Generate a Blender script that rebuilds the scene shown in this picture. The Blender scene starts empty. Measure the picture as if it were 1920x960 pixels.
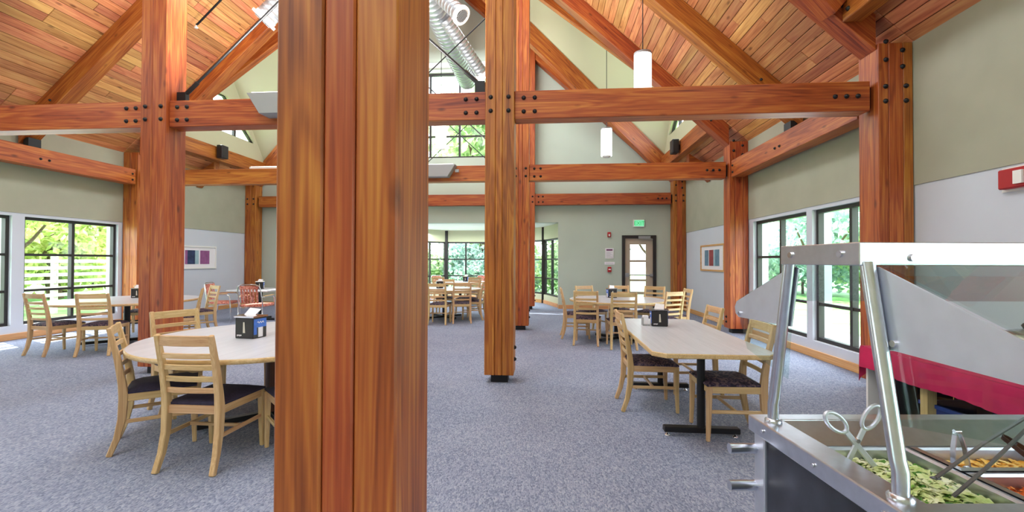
import bpy, bmesh, math, random
from mathutils import Vector, Matrix
R = random.Random(7)
S = bpy.context.scene
C = S.collection
PI = math.pi
# ------------------------------------------------------------------ camera
cam = bpy.data.cameras.new('camera')
camo = bpy.data.objects.new('camera', cam)
C.objects.link(camo)
CF, YAW, PITCH, ROLL, CH = 830.9, .0816, .0121, .0031, 1.4255
cam.sensor_fit = 'HORIZONTAL'
cam.sensor_width = 36.0
cam.lens = CF / 1920 * 36
cam.clip_start = .03
cam.clip_end = 300
fw = Vector((-math.sin(YAW) * math.cos(PITCH), math.cos(YAW) * math.cos(PITCH), math.sin(PITCH)))
right0 = Vector((math.cos(YAW), math.sin(YAW), 0))
up0 = right0.cross(fw)
rt = right0 * math.cos(ROLL) + up0 * math.sin(ROLL)
up = up0 * math.cos(ROLL) - right0 * math.sin(ROLL)
m = Matrix((rt, up, -fw)).transposed().to_4x4()
m.translation = (0, 0, CH)
camo.matrix_world = m
S.camera = camo
# ------------------------------------------------------------------ sky, sun, exposure
S.view_settings.view_transform = 'Standard'
S.view_settings.look = 'None'
S.view_settings.gamma = 1
S.view_settings.exposure = 0.27
W = bpy.data.worlds.new('sky')
S.world = W
W.use_nodes = True
nt = W.node_tree
bg = nt.nodes['Background']
bg.inputs[0].default_value = (.86, .93, 1, 1)
bg.inputs[1].default_value = 7.0
sun = bpy.data.lights.new('sun', 'SUN')
sun.energy = 16.0
sun.angle = .01
sun.color = (1, .96, .88)
suno = bpy.data.objects.new('sun', sun)
C.objects.link(suno)
suno.rotation_euler = Vector((.46, -.22, -.86)).to_track_quat('-Z', 'Y').to_euler()


def area(name, loc, aim, sx, sy, power, col=(1, 1, 1)):
    l = bpy.data.lights.new(name, 'AREA')
    l.shape = 'RECTANGLE'
    l.size, l.size_y, l.energy, l.color = sx, sy, power, col
    o = bpy.data.objects.new(name, l)
    C.objects.link(o)
    o.location = loc
    o.rotation_euler = Vector(aim).to_track_quat('-Z', 'Y').to_euler()
    return o


area('hall_fill', (-2.76, -1.2, 6.5), (0, .35, -1), 5, 2.5, 110, (.86, .93, 1))  # added soft fill high in the hall, here and below; no fittings hang there
area('hall_fill', (-2.76, 3.2, 8.2), (0, 0, -1), 2.5, 3.5, 220, (.86, .93, 1))
area('hall_fill', (-2.76, 7.2, 8.2), (0, 0, -1), 2.5, 3.5, 220, (.86, .93, 1))
area('hall_fill', (-2.76, 11.1, 8.0), (0, 0, -1), 2, 2.5, 220, (.86, .94, 1))
for x, ax in ((3.80, -1), (-9.32, 1)):
    area('daylight_fill', (x, 7.2, 1.3), (ax, 0, -.15), 1.8, 3.4, 30, (.82, .91, 1))
    area('daylight_fill', (x, -.9, 1.3), (ax, .1, 0), 1.8, 3.2, 14, (.82, .91, 1))  # added panels at the unseen windows behind the camera
area('daylight_fill', (-2.76, -2.6, 5.0), (0, 1, -.55), 8, 2.2, 110, (.86, .93, 1))  # added fill high behind the camera, no window stands there
area('alcove_fill', (-2.76, 15.3, 2.45), (0, 0, -1), 3.5, 2, 110, (.9, .95, 1))  # added fill under the alcove ceiling, without a fitting
# ------------------------------------------------------------------ materials


def new_mat(name):
    mt = bpy.data.materials.new(name)
    mt.use_nodes = True
    t = mt.node_tree
    return mt, t, t.nodes['Principled BSDF']


def lk(t, a, b):
    t.links.new(a, b)


def node(t, kind, **kw):
    n = t.nodes.new(kind)
    for k, v in kw.items():
        setattr(n, k, v)
    return n


def ramp(t, stops):
    n = t.nodes.new('ShaderNodeValToRGB')
    e = n.color_ramp.elements
    while len(e) < len(stops):
        e.new(.5)
    for i, (p, c) in enumerate(stops):
        e[i].position = p
        e[i].color = (*c, 1)
    return n


def sr(r, g, b):
    f = lambda v: ((v / 255 + .055) / 1.055) ** 2.4 if v > 10 else v / 255 / 12.92
    return (f(r), f(g), f(b))


def plain(name, col, rough=.5, metal=0., var=0., scale=6., bump=0., emit=0., spec=None):
    mt, t, b = new_mat(name)
    b.inputs['Base Color'].default_value = (*col, 1)
    b.inputs['Roughness'].default_value = rough
    b.inputs['Metallic'].default_value = metal
    if spec is not None:
        b.inputs['Specular IOR Level'].default_value = spec
    if emit:
        b.inputs['Emission Color'].default_value = (*col, 1)
        b.inputs['Emission Strength'].default_value = emit
    if var or bump:
        tc = node(t, 'ShaderNodeTexCoord')
        nz = node(t, 'ShaderNodeTexNoise')
        nz.inputs['Scale'].default_value = scale
        nz.inputs['Detail'].default_value = 5
        lk(t, tc.outputs['Object'], nz.inputs['Vector'])
        if var:
            rp = ramp(t, ((.3, tuple(c * (1 - var) for c in col)), (.7, tuple(min(1, c * (1 + var)) for c in col))))
            lk(t, nz.outputs['Fac'], rp.inputs[0])
            lk(t, rp.outputs[0], b.inputs['Base Color'])
        if bump:
            bp = node(t, 'ShaderNodeBump')
            bp.inputs['Strength'].default_value = bump
            bp.inputs['Distance'].default_value = .01
            lk(t, nz.outputs['Fac'], bp.inputs['Height'])
            lk(t, bp.outputs[0], b.inputs['Normal'])
    return mt


def wood(name, axis, dark, mid, light, rough=.35, across=9., along=.6, knots=True, vary=(.72, 1.2), coat=.0, ring=.065, hue=.012):
    """timber with the grain along the given local axis; every object gets its own tone and figure"""
    mt, t, b = new_mat(name)
    tc = node(t, 'ShaderNodeTexCoord')
    oi = node(t, 'ShaderNodeObjectInfo')
    mul = node(t, 'ShaderNodeMath', operation='MULTIPLY')
    mul.inputs[1].default_value = 61.7
    lk(t, oi.outputs['Random'], mul.inputs[0])
    add = node(t, 'ShaderNodeVectorMath', operation='ADD')
    lk(t, tc.outputs['Object'], add.inputs[0])
    lk(t, mul.outputs[0], add.inputs[1])
    mp = node(t, 'ShaderNodeMapping')
    mp.inputs['Scale'].default_value = tuple(along if i == axis else across for i in range(3))
    lk(t, add.outputs[0], mp.inputs['Vector'])
    n1 = node(t, 'ShaderNodeTexNoise')
    n1.inputs['Scale'].default_value = 1.0
    n1.inputs['Detail'].default_value = 2
    n1.inputs['Distortion'].default_value = .6
    lk(t, mp.outputs[0], n1.inputs['Vector'])
    # growth rings: sine of the slow noise
    m1 = node(t, 'ShaderNodeMath', operation='MULTIPLY')
    m1.inputs[1].default_value = 42
    lk(t, n1.outputs['Fac'], m1.inputs[0])
    sn = node(t, 'ShaderNodeMath', operation='SINE')
    lk(t, m1.outputs[0], sn.inputs[0])
    # fine fibres
    mp2 = node(t, 'ShaderNodeMapping')
    mp2.inputs['Scale'].default_value = tuple(along * 3 if i == axis else across * 9 for i in range(3))
    lk(t, add.outputs[0], mp2.inputs['Vector'])
    n2 = node(t, 'ShaderNodeTexNoise')
    n2.inputs['Scale'].default_value = 1.0
    n2.inputs['Detail'].default_value = 3
    lk(t, mp2.outputs[0], n2.inputs['Vector'])
    a1 = node(t, 'ShaderNodeMath', operation='MULTIPLY_ADD')
    a1.inputs[1].default_value = ring
    lk(t, sn.outputs[0], a1.inputs[0])
    nm_ = node(t, 'ShaderNodeMath', operation='MULTIPLY_ADD')
    nm_.inputs[1].default_value, nm_.inputs[2].default_value = .65, .175
    lk(t, n2.outputs['Fac'], nm_.inputs[0])
    lk(t, nm_.outputs[0], a1.inputs[2])
    a2 = node(t, 'ShaderNodeMath', operation='MULTIPLY_ADD')
    a2.inputs[1].default_value = .55
    lk(t, n1.outputs['Fac'], a2.inputs[0])
    sb = node(t, 'ShaderNodeMath', operation='SUBTRACT')
    lk(t, a1.outputs[0], sb.inputs[0])
    sb.inputs[1].default_value = .27
    lk(t, sb.outputs[0], a2.inputs[2])
    rp = ramp(t, ((.25, dark), (.5, mid), (.78, light)))
    lk(t, a2.outputs[0], rp.inputs[0])
    last = rp.outputs[0]
    if knots:
        mp3 = node(t, 'ShaderNodeMapping')
        mp3.inputs['Scale'].default_value = tuple(1.3 if i == axis else 3.2 for i in range(3))
        lk(t, add.outputs[0], mp3.inputs['Vector'])
        vo = node(t, 'ShaderNodeTexVoronoi')
        vo.inputs['Scale'].default_value = 1.7
        lk(t, mp3.outputs[0], vo.inputs['Vector'])
        kr = ramp(t, ((.04, (.16, .12, .12)), (.09, (.5, .42, .38)), (.15, (1, 1, 1))))
        lk(t, vo.outputs['Distance'], kr.inputs[0])
        mx = node(t, 'ShaderNodeMix', data_type='RGBA', blend_type='MULTIPLY')
        mx.inputs[0].default_value = .7
        lk(t, last, mx.inputs[6])
        lk(t, kr.outputs[0], mx.inputs[7])
        last = mx.outputs[2]
    hs = node(t, 'ShaderNodeHueSaturation')
    mr = node(t, 'ShaderNodeMapRange')
    mr.inputs[3].default_value, mr.inputs[4].default_value = vary
    lk(t, oi.outputs['Random'], mr.inputs[0])
    lk(t, mr.outputs[0], hs.inputs['Value'])
    wn = node(t, 'ShaderNodeTexWhiteNoise', noise_dimensions='1D')
    lk(t, mul.outputs[0], wn.inputs['W'])
    mh = node(t, 'ShaderNodeMapRange')
    mh.inputs[3].default_value, mh.inputs[4].default_value = .5 - hue, .5 + hue
    lk(t, wn.outputs['Value'], mh.inputs[0])
    lk(t, mh.outputs[0], hs.inputs['Hue'])
    lk(t, last, hs.inputs['Color'])
    lk(t, hs.outputs[0], b.inputs['Base Color'])
    b.inputs['Roughness'].default_value = rough
    b.inputs['Coat Weight'].default_value = coat
    b.inputs['Coat Roughness'].default_value = .25
    bp = node(t, 'ShaderNodeBump')
    bp.inputs['Strength'].default_value = .12
    bp.inputs['Distance'].default_value = .004
    lk(t, n2.outputs['Fac'], bp.inputs['Height'])
    lk(t, bp.outputs[0], b.inputs['Normal'])
    return mt


TD, TM, TL = sr(118, 50, 18), sr(170, 88, 36), sr(204, 132, 56)
TIMBER = [wood('timber_grain_%s' % 'xyz'[i], i, TD, TM, TL, .45, across=7, coat=.0, vary=(.86, 1.1)) for i in range(3)]
PLANK = wood('cedar_plank', 1, sr(172, 98, 58), sr(216, 146, 94), sr(238, 182, 118), .5, across=5, ring=.04, hue=.018, vary=(.68, 1.12))
CD, CM, CL = sr(186, 146, 98), sr(208, 172, 122), sr(226, 196, 150)
CHAIRW = [wood('oak_grain_%s' % 'xyz'[i], i, CD, CM, CL, .4, across=20, knots=False, vary=(.92, 1.08)) for i in range(3)]
BASEW = wood('oak_baseboard', 1, sr(190, 130, 75), sr(214, 160, 102), sr(230, 184, 130), .45, across=20, knots=False, vary=(.97, 1.03))
BASEWX = wood('oak_baseboard_x', 0, sr(190, 130, 75), sr(214, 160, 102), sr(230, 184, 130), .45, across=20, knots=False, vary=(.97, 1.03))
TOPM = wood('maple_laminate', 1, sr(192, 195, 202), sr(202, 205, 212), sr(212, 215, 222), .3, across=10, knots=False, vary=(.98, 1.02))
DARKW = wood('walnut_pedestal', 2, sr(52, 28, 16), sr(80, 46, 26), sr(104, 62, 36), .4, knots=False)
BLACK = plain('black_steel', (.012, .012, .014), .45, .3)
BLACKP = plain('black_plastic', (.015, .014, .016), .4)
BRONZE = plain('dark_bronze_frame', (.022, .019, .018), .45)
WHITEW = plain('painted_wall_white', sr(206, 212, 222), .75, var=.02, scale=1.5)
GREYW = plain('grey_fabric_wall_panel', sr(170, 170, 150), .9, var=.05, scale=2.5, bump=.1)
SAGE = plain('sage_painted_wall', sr(192, 204, 190), .8, var=.03, scale=1.2)
CREAM = plain('cream_drywall', sr(204, 204, 172), .85, var=.02, scale=1.0)
WHITEP = plain('white_ceiling_paint', sr(245, 244, 240), .8)
ROOF = plain('roof_deck', sr(70, 45, 30), .8)
STEEL = plain('brushed_stainless', (.62, .65, .72), .28, 1.0, var=.06, scale=30)
STEELD = plain('satin_stainless_plate', (.66, .70, .80), .45, .85, var=.05, scale=14)
GALV = plain('galvanized_duct', (.42, .45, .48), .36, .7, var=.15, scale=5)
CHROME = plain('chrome', (.75, .75, .77), .12, 1.0)
ALU = plain('grey_powder_metal', (.36, .37, .38), .5, .4)
WHITEM = plain('white_enamel', sr(240, 240, 236), .4)
RED = plain('fire_red', sr(176, 24, 34), .4)
PAPER = plain('white_paper', sr(238, 236, 240), .8)
NAVY = plain('navy_seat_fabric', sr(48, 42, 66), .85, var=.25, scale=60, bump=.2)
MAGENTA = plain('magenta_tablecloth', sr(196, 26, 84), .75, var=.15, scale=7)
BLUEB = plain('blue_label', sr(58, 110, 205), .4, var=.15, scale=25)
GRANITE = plain('dark_laminate_panel', sr(46, 50, 62), .35, var=.55, scale=9)
LAMPG = plain('lit_opal_glass', (1, .97, .93), .4, emit=2.6)


def patterned(name, c1, c2, c3):
    mt, t, b = new_mat(name)
    tc = node(t, 'ShaderNodeTexCoord')
    v = node(t, 'ShaderNodeTexNoise')
    v.inputs['Scale'].default_value = 26
    v.inputs['Detail'].default_value = 2
    v.inputs['Distortion'].default_value = 1.5
    lk(t, tc.outputs['Object'], v.inputs['Vector'])
    rp = ramp(t, ((.38, c1), (.5, c2), (.63, c3)))
    lk(t, v.outputs['Fac'], rp.inputs[0])
    lk(t, rp.outputs[0], b.inputs['Base Color'])
    b.inputs['Roughness'].default_value = .85
    return mt


SEATP = patterned('patterned_seat_fabric', sr(28, 26, 46), sr(70, 58, 84), sr(128, 104, 104))
ROSE = patterned('rose_weave', sr(170, 80, 66), sr(206, 126, 108), sr(226, 160, 140))


def glass_mat(name, tint, refl=.06):
    mt = bpy.data.materials.new(name)
    mt.use_nodes = True
    t = mt.node_tree
    t.nodes.clear()
    out = node(t, 'ShaderNodeOutputMaterial')
    tr = node(t, 'ShaderNodeBsdfTransparent')
    tr.inputs[0].default_value = (*tint, 1)
    gl = node(t, 'ShaderNodeBsdfGlossy')
    gl.inputs['Roughness'].default_value = .02
    fr = node(t, 'ShaderNodeFresnel')
    fr.inputs[0].default_value = 1.45
    ge = node(t, 'ShaderNodeNewGeometry')
    ff = node(t, 'ShaderNodeMath', operation='SUBTRACT')
    ff.inputs[0].default_value = 1
    lk(t, ge.outputs['Backfacing'], ff.inputs[1])
    fm = node(t, 'ShaderNodeMath', operation='MULTIPLY')
    lk(t, fr.outputs[0], fm.inputs[0])
    lk(t, ff.outputs[0], fm.inputs[1])
    mx = node(t, 'ShaderNodeMixShader')
    lk(t, fm.outputs[0], mx.inputs[0])
    lk(t, tr.outputs[0], mx.inputs[1])
    lk(t, gl.outputs[0], mx.inputs[2])
    lk(t, mx.outputs[0], out.inputs[0])
    return mt


GLASS = glass_mat('window_glass', (.97, .99, .98))
GUARD = glass_mat('guard_glass', (.86, .93, .91))


def carpet_mat():
    mt, t, b = new_mat('loop_carpet')
    tc = node(t, 'ShaderNodeTexCoord')
    big = node(t, 'ShaderNodeTexNoise')
    big.inputs['Scale'].default_value = 1.1
    lk(t, tc.outputs['Object'], big.inputs['Vector'])
    mp = node(t, 'ShaderNodeMapping')
    mp.inputs['Scale'].default_value = (125, 62, 1)
    lk(t, tc.outputs['Object'], mp.inputs['Vector'])
    v = node(t, 'ShaderNodeTexVoronoi')
    v.inputs['Scale'].default_value = 1.0
    lk(t, mp.outputs[0], v.inputs['Vector'])
    sx = node(t, 'ShaderNodeSeparateColor')
    lk(t, v.outputs['Color'], sx.inputs[0])
    rp = ramp(t, ((.0, sr(104, 113, 134)), (.35, sr(132, 141, 163)), (.7, sr(154, 161, 181)), (1, sr(178, 182, 194))))
    ad = node(t, 'ShaderNodeMath', operation='MULTIPLY_ADD')
    ad.inputs[1].default_value = .35
    lk(t, big.outputs['Fac'], ad.inputs[0])
    m2 = node(t, 'ShaderNodeMath', operation='MULTIPLY_ADD')
    m2.inputs[1].default_value = .75
    m2.inputs[2].default_value = -.06
    lk(t, sx.outputs[0], m2.inputs[0])
    lk(t, m2.outputs[0], ad.inputs[2])
    lk(t, ad.outputs[0], rp.inputs[0])
    lk(t, rp.outputs[0], b.inputs['Base Color'])
    b.inputs['Roughness'].default_value = .95
    b.inputs['Specular IOR Level'].default_value = .1
    bp = node(t, 'ShaderNodeBump')
    bp.inputs['Strength'].default_value = .6
    bp.inputs['Distance'].default_value = .006
    bp.invert = True
    lk(t, v.outputs['Distance'], bp.inputs['Height'])
    lk(t, bp.outputs[0], b.inputs['Normal'])
    return mt


CARPET = carpet_mat()


def leafmat(name, c1, c2, c3, scale=3., trans=0.):
    mt, t, b = new_mat(name)
    tc = node(t, 'ShaderNodeTexCoord')
    v = node(t, 'ShaderNodeTexNoise')
    v.inputs['Scale'].default_value = scale
    v.inputs['Detail'].default_value = 4
    lk(t, tc.outputs['Object'], v.inputs['Vector'])
    rp = ramp(t, ((.35, c1), (.5, c2), (.65, c3)))
    lk(t, v.outputs['Fac'], rp.inputs[0])
    lk(t, rp.outputs[0], b.inputs['Base Color'])
    b.inputs['Roughness'].default_value = .6
    tl = node(t, 'ShaderNodeBsdfTranslucent')
    lk(t, rp.outputs[0], tl.inputs[0])
    mx = node(t, 'ShaderNodeMixShader')
    mx.inputs[0].default_value = trans
    lk(t, b.outputs[0], mx.inputs[1])
    lk(t, tl.outputs[0], mx.inputs[2])
    lk(t, mx.outputs[0], t.nodes['Material Output'].inputs[0])
    return mt


LEAF = [leafmat('tree_leaf_green', sr(120, 150, 104), sr(176, 200, 146), sr(222, 230, 190), trans=.5),
        leafmat('tree_leaf_yellow_green', sr(146, 166, 90), sr(206, 214, 138), sr(236, 236, 186), trans=.5),
        leafmat('tree_leaf_blue_green', sr(128, 160, 158), sr(180, 206, 200), sr(222, 234, 228), trans=.5)]
BARK = plain('bark', sr(84, 66, 52), .9, var=.3, scale=12, bump=.5)
LAWN = leafmat('lawn_grass', sr(74, 140, 62), sr(110, 176, 84), sr(140, 196, 104), 1.5)
CONC = plain('concrete_path', sr(205, 200, 192), .9, var=.08, scale=3)
BRICKW = plain('maroon_brick_wall', sr(120, 74, 72), .9, var=.2, scale=9)
LETT = leafmat('chopped_lettuce', sr(178, 200, 110), sr(222, 230, 166), sr(242, 242, 214), 22)
LETT2 = leafmat('dark_lettuce', sr(30, 70, 24), sr(70, 130, 40), sr(120, 170, 60), 30)
CHEESE = leafmat('shredded_cheese', sr(226, 150, 40), sr(244, 190, 90), sr(252, 220, 150), 40)
CARROT = leafmat('shredded_carrot', sr(196, 66, 20), sr(232, 110, 36), sr(246, 160, 80), 40)
# ------------------------------------------------------------------ mesh helpers


class MB:
    def __init__(s):
        s.v, s.f, s.sm = [], [], []

    def add(s, vs, fs, smooth=False):
        o = len(s.v)
        s.v += [tuple(v) for v in vs]
        s.f += [tuple(i + o for i in f) for f in fs]
        s.sm += [smooth] * len(fs)
        return s

    def box(s, x0, x1, y0, y1, z0, z1):
        return s.add([(x0, y0, z0), (x1, y0, z0), (x1, y1, z0), (x0, y1, z0), (x0, y0, z1), (x1, y0, z1), (x1, y1, z1), (x0, y1, z1)],
                     [(0, 3, 2, 1), (4, 5, 6, 7), (0, 1, 5, 4), (1, 2, 6, 5), (2, 3, 7, 6), (3, 0, 4, 7)])

    def bar(s, p, q, w, h, upv=(0, 0, 1)):
        """box from p to q, w wide (side) and h high (along upv)"""
        p, q = Vector(p), Vector(q)
        d = (q - p).normalized()
        sd = d.cross(Vector(upv))
        if sd.length < 1e-6:
            sd = d.cross(Vector((1, 0, 0)))
        sd.normalize()
        u = sd.cross(d)
        vs = [e + sd * a * w / 2 + u * b * h / 2 for e in (p, q) for a, b in ((-1, -1), (1, -1), (1, 1), (-1, 1))]
        return s.add(vs, [(0, 1, 2, 3), (7, 6, 5, 4), (0, 4, 5, 1), (1, 5, 6, 2), (2, 6, 7, 3), (3, 7, 4, 0)])

    def tube(s, pts, r, n=10, cap=True, close=False):
        pts = [Vector(p) for p in pts]
        rr = r if isinstance(r, (list, tuple)) else [r] * len(pts)
        k = len(pts)
        ref = None
        vs, fs = [], []
        for i, p in enumerate(pts):
            a = pts[i - 1] if (i or close) else p
            b = pts[(i + 1) % k] if (i < k - 1 or close) else p
            d = (b - a).normalized()
            if ref is None:
                ref = Vector((0, 0, 1)) if abs(d.z) < .9 else Vector((1, 0, 0))
            x = d.cross(ref).normalized()
            y = x.cross(d).normalized()
            ref = y
            for j in range(n):
                t = 2 * PI * j / n
                vs.append(p + (x * math.cos(t) + y * math.sin(t)) * rr[i])
        for i in range(k if close else k - 1):
            for j in range(n):
                a, b = i * n + j, i * n + (j + 1) % n
                c, d = ((i + 1) % k) * n + (j + 1) % n, ((i + 1) % k) * n + j
                fs.append((a, d, c, b))
        s.add(vs, fs, True)
        if cap and not close:
            s.add(vs[:n], [tuple(range(n))])
            s.add(vs[-n:], [tuple(reversed(range(n)))])
        return s

    def lathe(s, prof, n=20, cx=0, cy=0, sx=1, sy=1, smooth=True):
        vs, fs = [], []
        for r, z in prof:
            for j in range(n):
                t = 2 * PI * j / n
                vs.append((cx + r * sx * math.cos(t), cy + r * sy * math.sin(t), z))
        for i in range(len(prof) - 1):
            for j in range(n):
                a, b = i * n + j, i * n + (j + 1) % n
                fs.append((a, b, b + n, a + n))
        s.add(vs, fs, smooth)
        s.add(vs[:n], [tuple(reversed(range(n)))])
        s.add(vs[-n:], [tuple(range(n))])
        return s

    def prism(s, poly, axis, a, b):
        """poly in the two other axes (in order), extruded along axis from a to b"""
        def mk(p, t):
            q = list(p)
            q.insert(axis, t)
            return tuple(q)
        n = len(poly)
        vs = [mk(p, a) for p in poly] + [mk(p, b) for p in poly]
        fs = [tuple(reversed(range(n))), tuple(range(n, 2 * n))] + [(i, (i + 1) % n, n + (i + 1) % n, n + i) for i in range(n)]
        return s.add(vs, fs)

    def sweep(s, pts, ws, hs, side):
        """rectangular section along pts; half sizes: ws along side, hs along the normal"""
        side = Vector(side)
        vs, fs = [], []
        k = len(pts)
        P_ = [Vector(p) for p in pts]
        for i, p in enumerate(P_):
            d = (P_[min(i + 1, k - 1)] - P_[max(i - 1, 0)]).normalized()
            nrm = d.cross(side).normalized()
            for a, b in ((-1, -1), (1, -1), (1, 1), (-1, 1)):
                vs.append(p + side * a * ws[i] + nrm * b * hs[i])
        for i in range(k - 1):
            for j in range(4):
                a, b = i * 4 + j, i * 4 + (j + 1) % 4
                fs.append((a, b, b + 4, a + 4))
        fs += [(3, 2, 1, 0), tuple(range(4 * k - 4, 4 * k))]
        return s.add(vs, fs)

    def mesh(s, name, mat, bev=0., seg=1):
        me = bpy.data.meshes.new(name)
        me.from_pydata(s.v, [], s.f)
        me.polygons.foreach_set('use_smooth', s.sm)
        me.materials.append(mat)
        bm = bmesh.new()
        bm.from_mesh(me)
        bmesh.ops.recalc_face_normals(bm, faces=bm.faces)
        if bev:
            es = [e for e in bm.edges if len(e.link_faces) == 2 and e.calc_face_angle(0) > .6]
            bmesh.ops.bevel(bm, geom=es, offset=bev, segments=seg, affect='EDGES', profile=.5)
        bm.to_mesh(me)
        bm.free()
        return me

    def obj(s, name, mat, parent=None, loc=(0, 0, 0), bev=0., seg=1):
        return put(name, s.mesh(name, mat, bev, seg), parent, loc)


def put(name, me, parent=None, loc=(0, 0, 0), rot=(0, 0, 0)):
    o = bpy.data.objects.new(name, me)
    C.objects.link(o)
    o.parent = parent
    o.location = loc
    o.rotation_euler = rot
    return o


def tag(o, label, cat, group=None):
    o['label'] = label
    o['category'] = cat
    if group:
        o['group'] = group
    return o


def thing(name, label, cat, loc=(0, 0, 0), rz=0, group=None):
    o = put(name, None, None, loc, (0, 0, rz))
    return tag(o, label, cat, group)


def struct(o):
    o['kind'] = 'structure'
    return o


def dup(root, loc, rz, label, group=None):
    r = root.copy()
    C.objects.link(r)
    r.location, r.rotation_euler = loc, (0, 0, rz)
    r['label'] = label
    if group:
        r['group'] = group
    for ch in list(root.children):
        c = ch.copy()
        C.objects.link(c)
        c.parent = r
        for g in list(ch.children):
            d = g.copy()
            C.objects.link(d)
            d.parent = c
    return r


# ------------------------------------------------------------------ room dimensions
XR, XC = 3.98, -2.759
XL = 2 * XC - XR
Y1 = 1.152
BAY = 4.0
Y2, Y3, Y4 = Y1 + BAY, Y1 + 2 * BAY, Y1 + 3 * BAY
YF, YB = 13.5, -2.85
PW, PD = .342, .313
ZT, ZB = 3.441, 3.109
ZL = 2.27
SL = .92
ANG = math.atan(SL)


def zc(x):
    """underside of the ceiling planks"""
    return 3.83 + SL * (XR - x) if x > XC else 3.83 + SL * (x - XL)


def mir(x):
    return 2 * XC - x


# floor
struct(MB().box(XL - .3, XR + .3, YB - .2, 17.6, -.15, 0).obj('floor', CARPET))
# side walls with window openings
WIN_R = ((5.52, 7.05), (7.2, 8.98))
ZS, ZH = .25, 2.215


def side_wall(name, x, out, wins):
    w = MB()
    a, b = sorted((x, x + out * .28))
    ys = [YB]
    for y0, y1 in wins:
        w.box(a, b, ys[-1], y0, 0, ZL)
        w.box(a, b, y0, y1, 0, ZS)
        w.box(a, b, y0, y1, ZH, ZL)
        ys.append(y1)
    w.box(a, b, ys[-1], YF, 0, ZL)
    o = struct(w.obj(name, WHITEW))
    u = MB()
    a, b = sorted((x - out * .012, x + out * .28))
    u.box(a, b, YB, YF, ZL, 3.86)
    u.obj('upper_panel', GREYW, o)
    return o


BACKWIN = ((-2.3, -.75), (-.55, .85))  # unseen windows behind the camera, put in to let in light
side_wall('wall_right', XR, 1, BACKWIN + WIN_R)
side_wall('wall_left', XL, -1, BACKWIN + ((5.62, 7.12), (7.31, 9.07)))
for s_, x, o_ in (('right', XR, -1), ('left', XL, 1)):
    a, b = sorted((x, x + o_ * .022))
    struct(MB().box(a, b, YB, YF, 0, .115).obj('baseboard_' + s_, BASEW, bev=.004))
NWIN = 0


def window(p, q, z0, z1, cols, rows, fw_=.055, dp=.08, gl=True, name=None):
    """glazed frame between plan points p and q (axis along the wall)"""
    global NWIN
    NWIN += 1
    p, q = Vector((*p, 0)), Vector((*q, 0))
    L = (q - p).length
    o = struct(put(name or 'window_%d' % NWIN, None, None, p, (0, 0, math.atan2(q.y - p.y, q.x - p.x))))
    h = z1 - z0
    fr = MB()
    fr.box(0, fw_, -dp / 2, dp / 2, z0, z1).box(L - fw_, L, -dp / 2, dp / 2, z0, z1)
    fr.box(fw_, L - fw_, -dp / 2, dp / 2, z0, z0 + fw_).box(fw_, L - fw_, -dp / 2, dp / 2, z1 - fw_, z1)
    fr.obj('frame', BRONZE, o)
    xs = [0] + [c * L for c in cols] + [L]
    zs = [z0] + list(rows) + [z1]
    for c in xs[1:-1]:
        MB().box(c - fw_ / 2, c + fw_ / 2, -dp / 2, dp / 2, z0 + fw_, z1 - fw_).obj('mullion', BRONZE, o)
    for r in zs[1:-1]:
        for i in range(len(xs) - 1):
            MB().box(xs[i] + fw_ / 2, xs[i + 1] - fw_ / 2, -dp / 2 + .008, dp / 2 - .008, r - .022, r + .022).obj('transom', BRONZE, o)
    if gl:
        for i in range(len(xs) - 1):
            for j in range(len(zs) - 1):
                MB().box(xs[i] + .02, xs[i + 1] - .02, -.004, .004, zs[j] + .02, zs[j + 1] - .02).obj('pane', GLASS, o)
    return o


for y0, y1 in WIN_R + BACKWIN:
    window((XR + .10, y0), (XR + .10, y1), ZS, ZH, (.5,), (.80, 1.52))
for y0, y1 in ((5.62, 7.12), (7.31, 9.07)) + BACKWIN:
    window((XL - .10, y0), (XL - .10, y1), ZS, ZH, (.5,), (.86, 1.52))


# far gable wall with alcove opening, door opening and high window
def gable_poly(x0, x1, z0):
    pl = [(x0, z0), (x1, z0), (x1, zc(x1) + .05)]
    if x0 < XC < x1:
        pl.append((XC, zc(XC) + .05))
    pl.append((x0, zc(x0) + .05))
    return pl


OPX = (-5.82, .30)
gw = MB()
T0, T1_ = YF, YF + .28
gw.prism(gable_poly(XL - .28, OPX[0], 0), 1, T0, T1_)
gw.prism(gable_poly(OPX[0], -4.62, 2.61), 1, T0, T1_)
gw.prism([(-4.62, 2.61), (-.9, 2.61), (-.9, 4.63), (-4.62, 4.63)], 1, T0, T1_)
gw.prism(gable_poly(-4.62, -.9, 7.29), 1, T0, T1_)
gw.prism(gable_poly(-.9, OPX[1], 2.61), 1, T0, T1_)
gw.prism(gable_poly(OPX[1], 2.2, 0), 1, T0, T1_)
gw.prism(gable_poly(2.2, 3.2, 2.215), 1, T0, T1_)
gw.prism(gable_poly(3.2, XR + .28, 0), 1, T0, T1_)
struct(gw.obj('wall_back', SAGE))
struct(MB().prism(gable_poly(XL - .28, XR + .28, 0), 1, YB - .2, YB).obj('wall_front', CREAM))
MBb = MB().box(OPX[1], 2.2, YF - .022, YF, 0, .115).box(3.2, XR - .022, YF - .022, YF, 0, .115).box(XL + .022, OPX[0], YF - .022, YF, 0, .115)
struct(MBb.obj('baseboard_back', BASEWX))
window((-4.62, YF + .12), (-.9, YF + .12), 4.63, 7.29, (.25, .5, .75), (5.32, 5.98, 6.63), .06)
struct(MB().box(-4.9, -.6, YF - .09, YF, 7.42, 7.56).obj('trim_1', WHITEP))
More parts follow.
